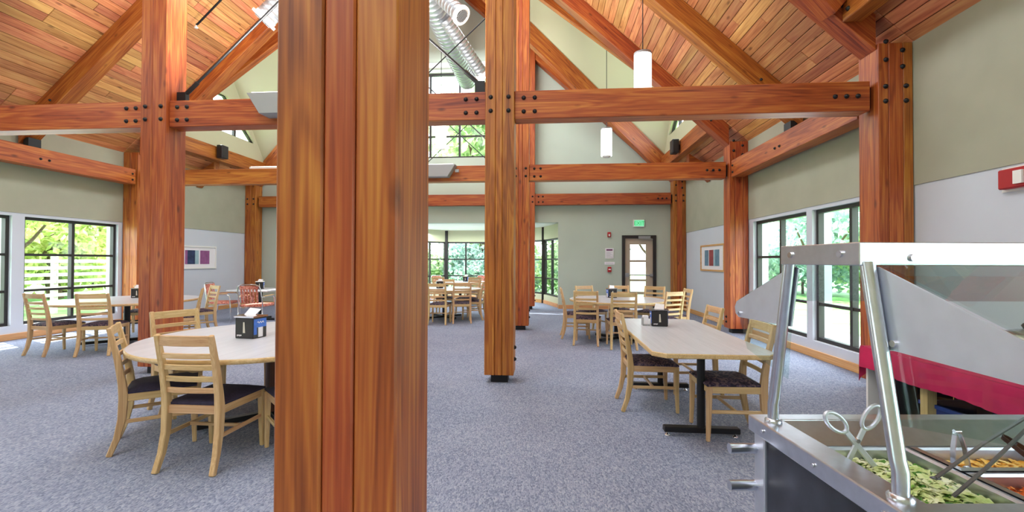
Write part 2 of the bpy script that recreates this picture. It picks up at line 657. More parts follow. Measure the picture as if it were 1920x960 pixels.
# alcove (bay) beyond the opening
AP = [(.30, YF + .28), (-.17, 15.25), (-1.59, 16.9), (-3.93, 16.9), (-5.35, 15.25), (-5.82, YF + .28)]
for i in range(5):
    p, q = Vector(AP[i]), Vector(AP[i + 1])
    d = (q - p).normalized()
    nrm = Vector((d.y, -d.x))
    if i == 0 or i == 4:
        cols = (.5,)
    else:
        cols = (.33, .66) if i != 2 else (.36, .68)
    poly = lambda z0, z1: MB().prism([tuple(p), tuple(q), tuple(q + nrm * .2), tuple(p + nrm * .2)], 2, z0, z1)
    struct(poly(0, .30).obj('wall_alcove_sill', CREAM))
    struct(poly(2.17, 2.62).obj('wall_alcove_head', CREAM))
    window(tuple(p + nrm * .08), tuple(q + nrm * .08), .30, 2.17, cols, (.86, 1.5), .055)
    bb = MB().prism([tuple(p), tuple(q), tuple(q - nrm * .02), tuple(p - nrm * .02)], 2, 0, .115)
    struct(bb.obj('baseboard_alcove', BASEWX))
for i, (x, y) in enumerate(AP[1:5]):
    struct(MB().box(-.055, .055, -.055, .055, 0, 2.6).obj('trim_%d' % (i + 2), BRONZE, None, (x, y, 0)))
struct(MB().prism(AP, 2, 2.61, 2.7).obj('ceiling_alcove', WHITEP))
struct(MB().prism([(.6, 13.8), (.2, 15.5), (-1.4, 17.3), (-4.1, 17.3), (-5.7, 15.5), (-6.1, 13.8)], 2, 2.7, 3.0).obj('roof_alcove', ROOF))
# ------------------------------------------------------------------ ceiling: planks, roof deck, dormers
XH = 3.36          # line of the dormer fronts


ceil = struct(put('ceiling', None))
PLW = .145
TH = .022


def valley_y(ya, yb):
    ym_ = (ya + yb) / 2
    return ym_ - .5, ym_ + .6


def roof_pt(x, y, off=0.):
    return Vector((x, y, zc(x) + off))


dk = MB()


def tri(a, b, c, off0, off1):
    """triangular slab on the roof slope (points in plan)"""
    vs = [roof_pt(*p, off0) for p in (a, b, c)] + [roof_pt(*p, off1) for p in (a, b, c)]
    dk.add(vs, [(0, 1, 2), (5, 4, 3), (0, 3, 4, 1), (1, 4, 5, 2), (2, 5, 3, 0)])


def quad(pts, off0, off1):
    vs = [roof_pt(*p, off0) for p in pts] + [roof_pt(*p, off1) for p in pts]
    dk.add(vs, [(0, 1, 2, 3), (7, 6, 5, 4), (0, 4, 5, 1), (1, 5, 6, 2), (2, 6, 7, 3), (3, 7, 4, 0)])


O0, O1 = TH * 1.36 + .004, .2
for sgn in (1, -1):
    f_ = (lambda x: x) if sgn > 0 else mir
    quad([(f_(XR + .75), YB - .3), (f_(XC), YB - .3), (f_(XC), Y1), (f_(XR + .75), Y1)], O0, O1)
    quad([(f_(XR + .75), Y2), (f_(XC), Y2), (f_(XC), Y3), (f_(XR + .75), Y3)], O0, O1)
    quad([(f_(XR + .75), Y4 + .1), (f_(XC), Y4 + .1), (f_(XC), YF + .6), (f_(XR + .75), YF + .6)], O0, O1)
    for ya, yb in ((Y1, Y2), (Y3, Y4 + .1)):
        yn, yf = valley_y(ya, yb)
        quad([(f_(XR + .75), ya), (f_(XH + .1), ya), (f_(XH + .1), yb), (f_(XR + .75), yb)], O0, O1)
        tri((f_(XH), ya), (XC, ya), (XC, yn), O0, O1)
        tri((f_(XH), yb), (XC, yb), (XC, yf), O0, O1)
struct(dk.obj('roof_deck', ROOF))
# planks: each one an object, meshes shared by length
plank_mesh = {}


def plank(x0, sgn, y0, ln):
    """row starting at plan x0 (lower edge), running along Y"""
    key = round(ln, 3)
    if key not in plank_mesh:
        plank_mesh[key] = MB().box(.0035, PLW - .0035, .003, key - .003, 0, TH).mesh('plank', PLANK, .006)
    x = x0 if sgn > 0 else mir(x0)
    o = put('plank', plank_mesh[key], ceil, (x, y0, zc(x)), (0, (PI + ANG) if sgn > 0 else -ANG, 0))
    if sgn > 0:   # local x points up the slope (-X), local z up
        o.rotation_euler = Matrix(((-math.cos(ANG), 0, math.sin(ANG)), (0, -1, 0), (math.sin(ANG), 0, math.cos(ANG)))).to_euler()
        o.location = (x, y0 + ln, zc(x))
    return o


DX = PLW * math.cos(ANG)
rows = int((XR - XC) / DX)
for sgn in (1, -1):
    for k in range(rows):
        br = R.choice((1.2, 1.6, 2.0, 2.4, 2.8))
        if k < 46:
            plank(XR - k * DX, sgn, Y2, br)
            plank(XR - k * DX, sgn, Y2 + br, BAY - br)
        else:
            plank(XR - k * DX, sgn, Y2, BAY)
    for k in range(6):
        for ya, ln in ((Y1, BAY), (Y3, BAY)):
            plank(XR - k * DX, sgn, ya, ln)
# planks past the limit: triangles beside the dormers, strip at the gable and the bay behind, joined
st = MB()


def strip(x0, x1, y0, y1, sgn):
    f_ = (lambda x: x) if sgn > 0 else mir
    a, b = f_(x0), f_(x1)
    e = .002
    vs = [roof_pt(a, y0, o) for o in (e, TH)] + [roof_pt(b, y0, o) for o in (e, TH)] + [roof_pt(a, y1, o) for o in (e, TH)] + [roof_pt(b, y1, o) for o in (e, TH)]
    st.add(vs, [(0, 2, 6, 4), (1, 5, 7, 3), (0, 1, 3, 2), (4, 6, 7, 5), (0, 4, 5, 1), (2, 3, 7, 6)])


for sgn in (1, -1):
    for k in range(rows):
        xa, xb = XR - k * DX - .0018, XR - (k + 1) * DX + .0018
        strip(xa, xb, YB, Y1, sgn)
        strip(xa, xb, Y4 + .1, YF, sgn)
        if xa > XH:
            continue
        t = (XH - xb) / (XH - XC)
        for ya, yb in ((Y1, Y2), (Y3, Y4 + .1)):
            yn, yf = valley_y(ya, yb)
            if t > .03:
                strip(xa, xb, ya, ya + (yn - ya) * t, sgn)
                strip(xa, xb, yb - (yb - yf) * t, yb, sgn)
so = st.obj('plank_field', wood('cedar_strip', 1, sr(172, 98, 58), sr(216, 146, 94), sr(238, 182, 118), .5, across=5, ring=.04, vary=(.88, .93)), ceil)
so['kind'] = 'stuff'
# dormers
ZG0, ZG1 = 4.42, 7.3
NT = 20


def dormer(sgn, ya, yb, nm):
    f_ = (lambda x: x) if sgn > 0 else mir
    ym = (ya + yb) / 2
    yn, yf = valley_y(ya, yb)
    apn, apf = Vector((XC, yn, zc(XC))), Vector((XC, yf, zc(XC)))
    top = Vector((f_(XH), ym, ZG1))
    o = MB()
    for tr in ((Vector((f_(XH), ya, ZG0)), top, apn), (Vector((f_(XH), yb, ZG0)), top, apf), (top, apn, apf)):
        u = Vector((0, 0, .12))
        o.add([*tr, *[p + u for p in tr]], [(0, 1, 2), (5, 4, 3), (0, 3, 4, 1), (1, 4, 5, 2), (2, 5, 3, 0)])
    struct(o.obj('ceiling_dormer_' + nm, CREAM))
    # front wall with trapezoid window
    out = [(ya, ZG0 - .1), (yb, ZG0 - .1), (yb, ZG0), (ym + .02, ZG1), (ym - .02, ZG1), (ya, ZG0)]
    hw0, hw1, z0, z1 = 1.5, .34, 4.95, 5.98
    inn = [(ym - hw0, z0), (ym + hw0, z0), (ym + hw0, z0 + .05), (ym + hw1, z1), (ym - hw1, z1), (ym - hw0, z0 + .05)]
    w = MB()
    xa, xb = f_(XH), f_(XH + .18)
    vs = [(xa, *p) for p in out] + [(xa, *p) for p in inn] + [(xb, *p) for p in out] + [(xb, *p) for p in inn]
    fs = []
    for i in range(6):
        j = (i + 1) % 6
        fs += [(i, j, 6 + j, 6 + i), (12 + j, 12 + i, 18 + i, 18 + j), (6 + i, 6 + j, 18 + j, 18 + i), (i, 12 + i, 12 + j, j)]
    w.add(vs, fs)
    struct(w.obj('wall_dormer_' + nm, CREAM))
    global NT
    NT += 1
    g = struct(put('window_%d' % NT, None))
    xm = f_(XH + .10)
    fr = MB()
    for i in range(6):
        j = (i + 1) % 6
        fr.bar((xm, *inn[i]), (xm, *inn[j]), .07, .07, (1, 0, 0))
    fr.obj('frame', BRONZE, g)
    for yy, hh in ((ym - .12, z1), (ym + .75, z0 + .05 + (hw0 - .75) * (z1 - z0 - .05) / (hw0 - hw1))):
        MB().box(xm - .035, xm + .035, yy - .035, yy + .035, z0, hh).obj('mullion', BRONZE, g)
    MB().prism(inn, 0, xm - .003, xm + .003).obj('pane', GLASS, g)
    area('dormer_daylight', (f_(XH - .12), ym, 5.45), (-sgn, 0, .05), .9, 1.6, 16, (.78, .88, 1))


for nm, sgn, ya, yb in (('right_far', 1, Y3, Y4 + .1), ('left_far', -1, Y3, Y4 + .1), ('right_near', 1, Y1, Y2), ('left_near', -1, Y1, Y2)):
    dormer(sgn, ya, yb, nm)
# ------------------------------------------------------------------ timbers
bolt_me = {}


def bolt(parent, p, axis, r=.021):
    """dark dome head bolt, axis 'y-', 'x-' or 'x+' is the way it points"""
    key = (axis, r)
    if key not in bolt_me:
        b = MB().lathe([(r * 1.25, 0), (r * 1.25, .006), (r, .008), (r * .95, .018), (r * .5, .026)], 10)
        me = b.mesh('bolt', BLACK)
        rot = {'y-': Matrix.Rotation(PI / 2, 4, 'X'), 'x-': Matrix.Rotation(-PI / 2, 4, 'Y'), 'x+': Matrix.Rotation(PI / 2, 4, 'Y')}[axis]
        me.transform(rot)
        bolt_me[key] = me
    return put('bolt', bolt_me[key], parent, p)


def post(name, label, x0, y0, w, d, top, cuts, bolts=True, tone=2, foot=.095):
    """laminated post: boards side by side over a black steel foot; x0,y0 front left corner"""
    o = thing(name, label, 'post', (x0 + w / 2, y0 + d / 2, 0), 0, 'timber posts of the hall')
    xs = [-w / 2] + [-w / 2 + c * w for c in cuts] + [w / 2]
    for i in range(len(xs) - 1):
        g = .0012
        MB().box(xs[i] + (g if i else 0), xs[i + 1] - (g if i < len(xs) - 2 else 0), -d / 2, d / 2, foot, top).obj('board', TIMBER[2], o, bev=.006)
    MB().box(-w / 2 + .07, w / 2 - .07, -d / 2 + .07, d / 2 - .07, 0, foot).obj('foot', BLACK, o)
    return o


def boltset(o, x, y, zs, dxs):
    for z in zs:
        for dx in dxs:
            bolt(o, (x + dx, y, z), 'y-')


XA = -.744
XB = mir(XA + PW)
BZ = (ZT - .085, ZB + .085)
A_LAB = ('broad timber post in the foreground, nearest and widest of all posts', 'slender timber post on a black foot just right of the broad foreground post',
         'timber post partly hidden behind the slender middle post', 'timber post farthest back in the middle row, by the alcove opening')
for i, y in enumerate((Y1, Y2, Y3, Y4)):
    cuts = (.395, .655) if i == 0 else (.36, .60)
    p = post('timber_post', A_LAB[i], XA, y, PW, PD, zc(XA + PW) - .06 if i != 0 else 7.6, cuts)
    boltset(p, 0, -PD / 2, BZ, (-.105, .105))
    for z in (.26, .40):
        bolt(p, (PW / 2, -.02, z), 'x+')
B_LAB = (None, 'reddish timber post standing left of the broad foreground post, behind the round table', 'timber post of the left row one bay beyond the reddish post',
         'timber post of the left row farthest back, by the alcove opening')
for i, y in enumerate((Y1, Y2, Y3, Y4)):
    if i == 0:
        continue
    p = post('timber_post', B_LAB[i], XB, y, PW, PD, zc(XB) - .06, (.45,))
    boltset(p, 0, -PD / 2, BZ, (-.105, .105))
XRP, WRP = 3.608, .355
R_LAB = ('dark timber post on the wall behind the salad bar', 'timber post between the right windows and the right framed print', 'timber post in the far corner beside the exit door')
L_LAB = (None, 'timber post at the end of the left windows, behind the reddish post', 'timber post in the far corner past the left framed print')
for i, y in enumerate((Y2, Y3, Y4)):
    p = post('timber_post', R_LAB[i], XRP, y, WRP, PD, zc(XRP + WRP) - .01, (.3, .72))
    boltset(p, 0, -PD / 2, BZ, (-.105, .105))
    for dx, z in ((-.1, 3.80), (.07, 3.90), (.07, 3.72), (-.1, 4.0)):
        bolt(p, (dx, -PD / 2, z - .15), 'y-')
    for z in (.22, .32):
        bolt(p, (-WRP / 2, .02, z), 'x-')
    if L_LAB[i]:
        p = post('timber_post', L_LAB[i], mir(XRP + WRP), y, WRP, PD, zc(XRP + WRP) - .01, (.5,))
        boltset(p, 0, -PD / 2, BZ, (-.1, .1))
# tie beams across the hall
BI = .05
spans = (('right', XA + PW, XRP - .05), ('middle', XB + PW, XA), ('left', mir(XRP) + .05, XB))
WHERE = ('in the first frame, nearest', 'in the second frame', 'in the last frame, before the far wall')
for i, y in enumerate((Y2, Y3, Y4)):
    for nm, x0, x1 in spans:
        L = x1 - x0
        cap = {'right': 'tie beam from the middle post row to the right wall', 'middle': 'tie beam between the two inner post rows', 'left': 'tie beam from the left post row to the left wall'}[nm]
        o = thing('tie_beam', 'horizontal timber %s, %s' % (cap, WHERE[i]), 'beam', ((x0 + x1) / 2, y + BI, ZB), 0, 'tie beams across the hall')
        MB().box(-L / 2, L / 2, 0, .21, 0, ZT - ZB).obj('timber', TIMBER[0], o, bev=.007)
        hz = ZT - ZB
        if nm != 'left':
            e = [-L / 2 + .11, -L / 2 + .24]
            boltset(o, 0, 0, (hz - .085, .085), e)
        if nm != 'right':
            e = [L / 2 - .11, L / 2 - .24]
            boltset(o, 0, 0, (hz - .085, .085), e)
        if nm == 'right':
            boltset(o, 0, 0, (hz / 2,), (L / 2 - .13, L / 2 - .25, L / 2 - .37))
            MB().box(L / 2, L / 2 + .05, .07, .14, .05, hz - .05).obj('steel_connector', BLACK, o)
        if nm == 'left':
            MB().box(-L / 2 - .05, -L / 2, .07, .14, .05, hz - .05).obj('steel_connector', BLACK, o)
# wall beams of the middle bay
for s_, xa in (('right', 3.62), ('left', mir(3.62) - .24)):
    L = Y3 - Y2 - PD
    o = thing('wall_beam', 'long timber beam along the %s wall above the windows' % s_, 'beam', (xa + .12, Y2 + PD + L / 2, ZB), 0)
    MB().box(-.12, .12, -L / 2 + .04, L / 2 - .04, 0, ZT - ZB).obj('timber', TIMBER[1], o, bev=.007)
    sx = -.12 if s_ == 'right' else .12
    for yy in (-.05, .09, L / 2 - .12):
        for z in ((.14,) if yy < 1 else (.09, .22)):
            bolt(o, (sx, yy, z), 'x-' if s_ == 'right' else 'x+', .018)
    for e in (-1, 1):
        MB().box(-.03, .03, min(e * L / 2, e * (L / 2 - .04)), max(e * L / 2, e * (L / 2 - .04)), .05, .28).obj('steel_connector', BLACK, o)
# rafters
RV = .40           # vertical depth below the planks


def rafter(label, y, x_low, sgn, w=.26, shoe=False):
    f_ = (lambda x: x) if sgn > 0 else mir
    x0 = f_(x_low)
    o = thing('rafter', label, 'rafter', (x0, y, zc(x0) - RV / 2), 0, 'roof rafters')
    ln = abs(x_low - XC) / math.cos(ANG)
    hd = RV * math.cos(ANG)
    b = MB()
    # profile in local x (up slope) / z, plumb cut ends
    dx = abs(x_low - XC)
    sg = -1 if sgn > 0 else 1
    b.prism([(0, -RV / 2), (sg * dx, -RV / 2 + SL * dx), (sg * dx, RV / 2 + SL * dx), (0, RV / 2)], 1, -w / 2, w / 2)
    # grain follows the slope: rotate the mesh into its own frame
    me = b.mesh('timber', TIMBER[0], .007)
    rot = math.atan2(SL, 1) * (-1 if sgn > 0 else 1)
    me.transform(Matrix.Rotation(rot, 4, 'Y'))
    put('timber', me, o, (0, 0, 0), (0, -rot, 0))
    if shoe:
        MB().box(-.05, .05, -.10, .10, -RV / 2 - .17, -RV / 2 - .0).obj('steel_shoe', BLACK, o, (sg * .12, 0, SL * .12))
    for k in (.35, .62):
        bolt(o, (sg * k, -w / 2, SL * k - .02), 'y-', .018)
    return o


RW = ('nearest frame', 'second frame', 'last frame')
for i, y in enumerate((Y2, Y3, Y4)):
    for sgn, sd in ((1, 'right'), (-1, 'left')):
        rafter('sloping timber rafter over the %s side, %s' % (sd, RW[i]), y + PD / 2, XRP, sgn)
for sgn, sd in ((1, 'right'), (-1, 'left')):
    rafter('sloping timber rafter resting mid-bay on the %s wall beam' % sd, (Y2 + Y3) / 2 + .1, 3.9, sgn, shoe=True)
# dormer headers, valley rafters, stub rafters
for sgn, sd in ((1, 'right'), (-1, 'left')):
    f_ = (lambda x: x) if sgn > 0 else mir
    for (ya, yb, nm) in ((Y1 + PD, Y2 + .02, 'near'), (Y3 + PD - .03, Y4 + .02, 'far')):
        L = yb - ya
        xc_ = f_(3.35)
        o = thing('dormer_header', 'timber header beam under the %s dormer on the %s side' % (nm, sd), 'beam', (xc_, (ya + yb) / 2, 4.09), 0)
        MB().box(-.1, .1, -L / 2, L / 2, 0, .36).obj('timber', TIMBER[1], o, bev=.007)
        if nm == 'near':
            bolt(o, (-.1 * sgn, L / 2 - .1, .1), 'x-' if sgn > 0 else 'x+')
            bolt(o, (-.1 * sgn, L / 2 - .1, .25), 'x-' if sgn > 0 else 'x+')
        ym = (ya + yb) / 2
        yn, yf = valley_y(*((Y3, Y4 + .1) if nm == 'far' else (Y1, Y2)))
        for yy, wh, ye, of, dp in ((ya - .10, 'front', yn, .0, .36), (yb + .02, 'rear', yf, .20, .46)):
            p0 = Vector((f_(3.24), yy, zc(3.24) - of))
            p1 = Vector((XC, ye, zc(XC) - of))
            dv = (p1 - p0)
            v = thing('valley_rafter', 'timber valley rafter rising along the %s edge of the %s dormer, %s side' % (wh, nm, sd), 'rafter', p0, 0)
            b = MB().bar((0, 0, 0), (dv.length, 0, 0), .2, dp)
            t_ = b.obj('timber', TIMBER[0], v, bev=.007)
            t_.rotation_euler = dv.to_track_quat('X', 'Z').to_euler()
        x0, x1 = 3.45, 3.95
        v = thing('stub_rafter', 'short rafter stub below the %s dormer header on the %s wall' % (nm, sd), 'rafter', (f_(x0), ym, 3.9), 0)
        MB().prism([(0, .2), (0, -.02), (f_(x1) - f_(x0), -.5), (f_(x1) - f_(x0), -.13)], 1, -.1, .1).obj('timber', TIMBER[0], v, bev=.006)
# steel tie rods
for i, y in enumerate((Y2, Y3, Y4)):
    for sgn, x0, x1 in ((1, XB + PW + .07, -.42), (-1, XA - .07, mir(-.42))):
        wh = ('nearest frame', 'second frame', 'last frame')[i]
        yy = y + .155 + (.035 if sgn > 0 else -.035)
        o = thing('tie_rod', 'dark steel tie rod rising from the %s post row, %s' % ('left' if sgn > 0 else 'middle', wh), 'rod', (x0, yy, ZT), 0, 'steel tie rods of the roof frames')
        dx = x1 - x0
        zz = zc(x1) - RV - ZT
        MB().tube([(.03 * sgn, 0, .13), (dx, 0, zz)], .013 if i else .016, 8).obj('rod', BLACK, o)
        MB().box(-.07, .05, -.03, .03, 0, .15).obj('bracket', BLACK, o)
        d = Vector((dx - .03 * sgn, 0, zz - .13)).normalized()
        MB().tube([Vector((.03 * sgn, 0, .13)) + d * .02, Vector((.03 * sgn, 0, .13)) + d * .22], .026, 8).obj('turnbuckle', BLACK, o)
# uplight troughs on the first two tie beams
for y, wh in ((Y2, 'nearest'), (Y3, 'second')):
    o = thing('uplight_trough', 'grey metal uplight trough against the %s tie beam' % wh, 'light', (XC, y - .06, 3.18), 0, 'uplight troughs')
    hw = .84
    MB().prism([(-hw + .16, 0), (hw - .16, 0), (hw, .25), (-hw, .25)], 1, -.1, .1).obj('housing', ALU, o, bev=.004)
    MB().box(-hw + .05, hw - .05, -.08, .08, .25, .262).obj('lens', LAMPG, o)
    MB().box(hw - .02, hw + .06, -.02, .02, .1, .16).obj('end_bracket', ALU, o)
    al = area('uplight', (XC, y - .06, 3.5), (0, 0, 1), 1.5, .16, 330 if wh == 'nearest' else 130, (1, .96, .9))
o = thing('uplight_trough', 'white strip light lying on the second tie beam, left side', 'light', (-6.25, Y3 + .15, ZT), 0)
MB().box(-.32, .32, -.06, .06, 0, .05).obj('housing', WHITEM, o)
MB().box(-.3, .3, -.045, .045, .05, .06).obj('lens', LAMPG, o)
# pendant lamps
for lab, x, y, zb_, zt_ in (('lit white cylinder pendant lamp hung nearest, above the first right tie beam', 1.49, 7.15, 4.08, 4.75),
                            ('lit white cylinder pendant lamp farther back, below the first right tie beam', 1.44, 11.15, 4.02, 4.75),
                            ('lit white cylinder pendant lamp in front of the high gable window', -2.75, 11.15, 4.3, 5.01)):
    o = thing('pendant_lamp', lab, 'lamp', (x, y, zb_), 0, 'pendant lamps of the hall')
    h = zt_ - zb_
    MB().lathe([(.128, .03), (.135, .035), (.135, h - .03), (.128, h - .02)], 28).obj('shade', LAMPG, o)
    MB().lathe([(.138, h - .045), (.138, h - .01), (.06, h), (.012, h + .03)], 28).obj('top_cap', ALU, o)
    MB().lathe([(.05, -.01), (.09, 0), (.11, .03)], 20).obj('bottom_finial', WHITEM, o)
    zr = (zc(x) if y < Y3 or x < XC + .2 else zc(x) - .02) - zb_
    if abs(y - 11.15) < .1 and x > 0:
        zr = ZG1 + (zc(XC) - ZG1) * (XH - x) / (XH - XC) - zb_
    MB().tube([(0, 0, h), (0, 0, zr)], .008, 6).obj('stem', BLACK, o)
    MB().lathe([(.06, zr - .03), (.06, zr)], 16).obj('ceiling_plate', ALU, o)
# ducts
def spiral(b, p, q, r, pitch=.13, n=20):
    p, q = Vector(p), Vector(q)
    k = max(2, int((q - p).length / pitch))
    pts, rr = [], []
    for i in range(k):
        for t, e in ((0, 0.0), (.86, 0.0), (.90, r * .045), (.96, r * .045)):
            pts.append(p.lerp(q, (i + t) / k))
            rr.append(r + e)
    b.tube(pts, rr, n)


o = thing('spiral_duct', 'large galvanized spiral air duct running under the ridge to the far wall', 'duct', (-2.5, 9.5, 7.0), 0)
b = MB()
spiral(b, (0, -5.4, 0), (0, 3.95, 0), .27, .17, 24)
b.obj('main_tube', GALV, o)
base = Vector((-2.5, 9.5, 7.0))
outs = ((Vector((-2.32, 8.55, 6.85)), Vector((-1.654, 8.3, 6.108))), (Vector((-2.32, 9.7, 6.85)), Vector((-1.625, 10.8, 6.037))), (Vector((-2.7, 6.6, 6.85)), Vector((-4.36, 6.4, 5.10))))
for k, (p, q) in enumerate(outs):
    b = MB()
    d = (q - p).normalized()
    spiral(b, p - base, q - base - d * .08, .15, .09, 18)
    t_ = b.obj('branch_tube', GALV, o)
    b = MB()
    b.tube([q - base - d * .09, q - base - d * .05, q - base - d * .045, q - base], [.155, .155, .19, .19], 24)
    g = b.obj('outlet_ring', WHITEM, o)
    MB().tube([q - base - d * .002, q - base + d * .006], .12, 20).obj('outlet_core', BLACKP, g)
    sl = MB()
    sd = d.cross(Vector((0, 0, 1))).normalized()
    u = sd.cross(d)
    for j in range(-3, 4):
        ww = math.sqrt(max(0, .12 ** 2 - (j * .032) ** 2))
        c0 = q - base + sd * j * .032 + d * .012
        sl.bar(c0 - u * ww, c0 + u * ww, .01, .012, d)
    sl.obj('outlet_louver', ALU, g)
for yy in (6.2, 9.0, 11.8):
    MB().tube([(0, yy - 9.5, .27), (-.259, yy - 9.5, 3.0 - .02)], .008, 6).obj('hanger', BLACK, o)
# speakers and sprinkler
for lab, x, y, z, sg in (('small black wall speaker on the right dormer header', 3.25, 11.3, 4.14, -1), ('small black wall speaker on the left dormer header', mir(3.25), 11.1, 4.16, 1)):
    o = thing('speaker', lab, 'speaker', (x, y, z), 0, 'wall speakers')
    MB().box(min(sg * .04, sg * .2), max(sg * .04, sg * .2), -.12, .12, -.02, .32).obj('cabinet', BLACKP, o, bev=.012)
    MB().box(min(sg * .2, sg * .206), max(sg * .2, sg * .206), -.1, .1, 0, .3).obj('grille', BRONZE, o)
    MB().box(min(0, sg * .05), max(0, sg * .05), -.03, .03, .08, .2).obj('wall_bracket', BLACK, o)
o = thing('sprinkler', 'dark sprinkler pipe with white head on the left ceiling slope', 'sprinkler', (-6.72, 7.9, zc(-6.72) - .45), 0)
MB().tube([(0, 0, 0), (.02, 0, 0), (.75, 0, .69)], .018, 8).obj('pipe', BLACK, o)
MB().lathe([(.03, -.07), (.035, -.05), (.012, -.04), (.012, 0)], 12).obj('head', WHITEM, o)
MB().tube([(.7, 0, .645), (.7, 0, zc(-6.02) - zc(-6.72) + .45)], .012, 6).obj('hanger', BLACK, o)
o = thing('sprinkler', 'white sprinkler head on the right ceiling slope', 'sprinkler', (1.75, 6.3, zc(1.75) - .09), 0)
MB().lathe([(.03, 0), (.035, .015), (.012, .02), (.012, .09)], 12).obj('head', WHITEM, o)
MB().lathe([(.05, .08), (.05, .09)], 16).obj('escutcheon', WHITEM, o)
# ------------------------------------------------------------------ far wall fittings
d1 = struct(put('door_1', None, None, (2.2, YF, 0)))
MB().box(0, .09, -.03, .2, 0, 2.215).obj('jamb', BRONZE, d1)
MB().box(.91, 1.0, -.03, .2, 0, 2.215).obj('jamb', BRONZE, d1)
MB().box(.09, .91, -.03, .2, 2.125, 2.215).obj('head', BRONZE, d1)
lf = MB()
lf.box(.09, .25, .03, .075, .02, 2.125).box(.71, .91, .03, .075, .02, 2.125)
pz = [(.16, .45), (.53, .84), (.90, 1.41), (1.48, 1.94)]
zz = [.02] + [v for a in pz for v in a] + [2.125]
for k in range(0, len(zz), 2):
    lf.box(.25, .71, .03, .075, zz[k], zz[k + 1])
DOORM = plain('tan_door_paint', sr(196, 182, 160), .5)
leaf = lf.obj('leaf', DOORM, d1)
for a, b_ in pz:
    MB().box(.25, .71, .048, .056, a, b_).obj('pane', GLASS, d1)
hb = MB().tube([(.12, -.03, 1.03), (.87, -.03, 1.03)], .018, 10)
hb.box(.09, .2, -.05, .03, .97, 1.09).box(.82, .9, -.04, .03, .99, 1.07)
hb.obj('push_bar', ALU, d1)
MB().box(.48, .82, -.09, -.02, 2.11, 2.19).box(.6, .9, -.06, -.03, 2.08, 2.1).obj('closer', ALU, d1)
o = thing('exit_sign', 'lit green EXIT sign on the far wall above the door', 'sign', (2.69, YF, 2.46), 0)
MB().box(-.165, .165, -.05, 0, 0, .225).obj('housing', WHITEM, o, bev=.006)
MB().box(-.13, .15, -.055, -.05, .025, .205).obj('face', plain('exit_face', sr(130, 240, 180), .4, emit=.5), o)
tx = bpy.data.curves.new('lettering', 'FONT')
tx.body = 'EXIT'
tx.size = .155
tx.extrude = .002
tx.align_x = 'CENTER'
tx.materials.append(plain('exit_green', sr(40, 170, 96), .4, emit=.5))
tmp = bpy.data.objects.new('tmp', tx)
C.objects.link(tmp)
tme = bpy.data.meshes.new_from_object(tmp.evaluated_get(bpy.context.evaluated_depsgraph_get()))
bpy.data.objects.remove(tmp)
put('lettering', tme, o, (.01, -.057, .06), (PI / 2, 0, 0))
o = thing('alarm_strobe', 'small red fire alarm strobe on the far wall above the notice', 'alarm', (1.82, YF, 2.16), 0)
MB().box(-.05, .05, -.05, 0, 0, .15).obj('housing', RED, o, bev=.008)
MB().box(-.02, .02, -.062, -.05, .03, .09).obj('lens', WHITEM, o)
o = thing('notice', 'white paper notice with purple heading on the far wall', 'notice', (1.83, YF, 1.52), 0)
MB().box(-.125, .125, -.012, 0, 0, .31).obj('sheet', PAPER, o)
INK = plain('purple_ink', sr(110, 40, 96), .6)
MB().box(-.09, .09, -.0135, -.012, .235, .28).obj('heading', INK, o)
lines = MB()
for k in range(7):
    lines.box(-.09, .09 - (k % 3) * .03, -.0132, -.012, .03 + k * .026, .036 + k * .026)
lines.obj('text_lines', plain('grey_ink', sr(170, 165, 180), .6), o)
o = thing('sign_plate', 'narrow white sign plate under the paper notice', 'sign', (1.835, YF, 1.335), 0)
MB().box(-.15, .15, -.012, 0, 0, .085).obj('plate', PAPER, o, bev=.003)
MB().box(-.11, .11, -.0135, -.012, .035, .05).obj('text_line', plain('light_ink', sr(190, 186, 196), .6), o)
o = thing('fire_pull_station', 'red fire alarm pull station low on the far wall', 'alarm', (1.83, YF, 1.11), 0)
MB().box(-.055, .055, -.05, 0, 0, .16).obj('housing', RED, o, bev=.008)
MB().box(-.035, .035, -.065, -.05, .07, .10).obj('handle', WHITEM, o)
o = thing('alarm_strobe', 'red fire alarm strobe on the right wall above the salad bar', 'alarm', (XR, 4.08, 2.06), 0)
MB().box(-.07, 0, -.12, .12, 0, .17).obj('housing', RED, o, bev=.01)
MB().box(-.09, -.07, -.1, -.03, .03, .14).obj('lens', WHITEM, o)
MB().box(-.012, 0, -.14, .14, -.02, .19).obj('back_plate', WHITEM, o)


def art(label, x, y0, y1, z0, z1, sg, fm, cols):
    o = thing('framed_print', label, 'picture', (x, (y0 + y1) / 2, z0), 0)
    w, h = y1 - y0, z1 - z0
    X = lambda a, b: (min(sg * a, sg * b), max(sg * a, sg * b))
    f = MB()
    t = .04
    f.box(*X(0, .035), -w / 2, w / 2, 0, t).box(*X(0, .035), -w / 2, w / 2, h - t, h)
    f.box(*X(0, .035), -w / 2, -w / 2 + t, t, h - t).box(*X(0, .035), w / 2 - t, w / 2, t, h - t)
    f.obj('frame', fm, o)
    MB().box(*X(0, .015), -w / 2 + t, w / 2 - t, t, h - t).obj('mat_board', PAPER, o)
    n = sum(c[0] for c in cols)
    y = -w / 2 + .2 * w
    for cw, c in cols:
        dy = .62 * w * cw / n
        if c:
            MB().box(*X(.015, .018), y, y + dy, .2 * h, .8 * h).obj('print_panel', c, o)
        y += dy


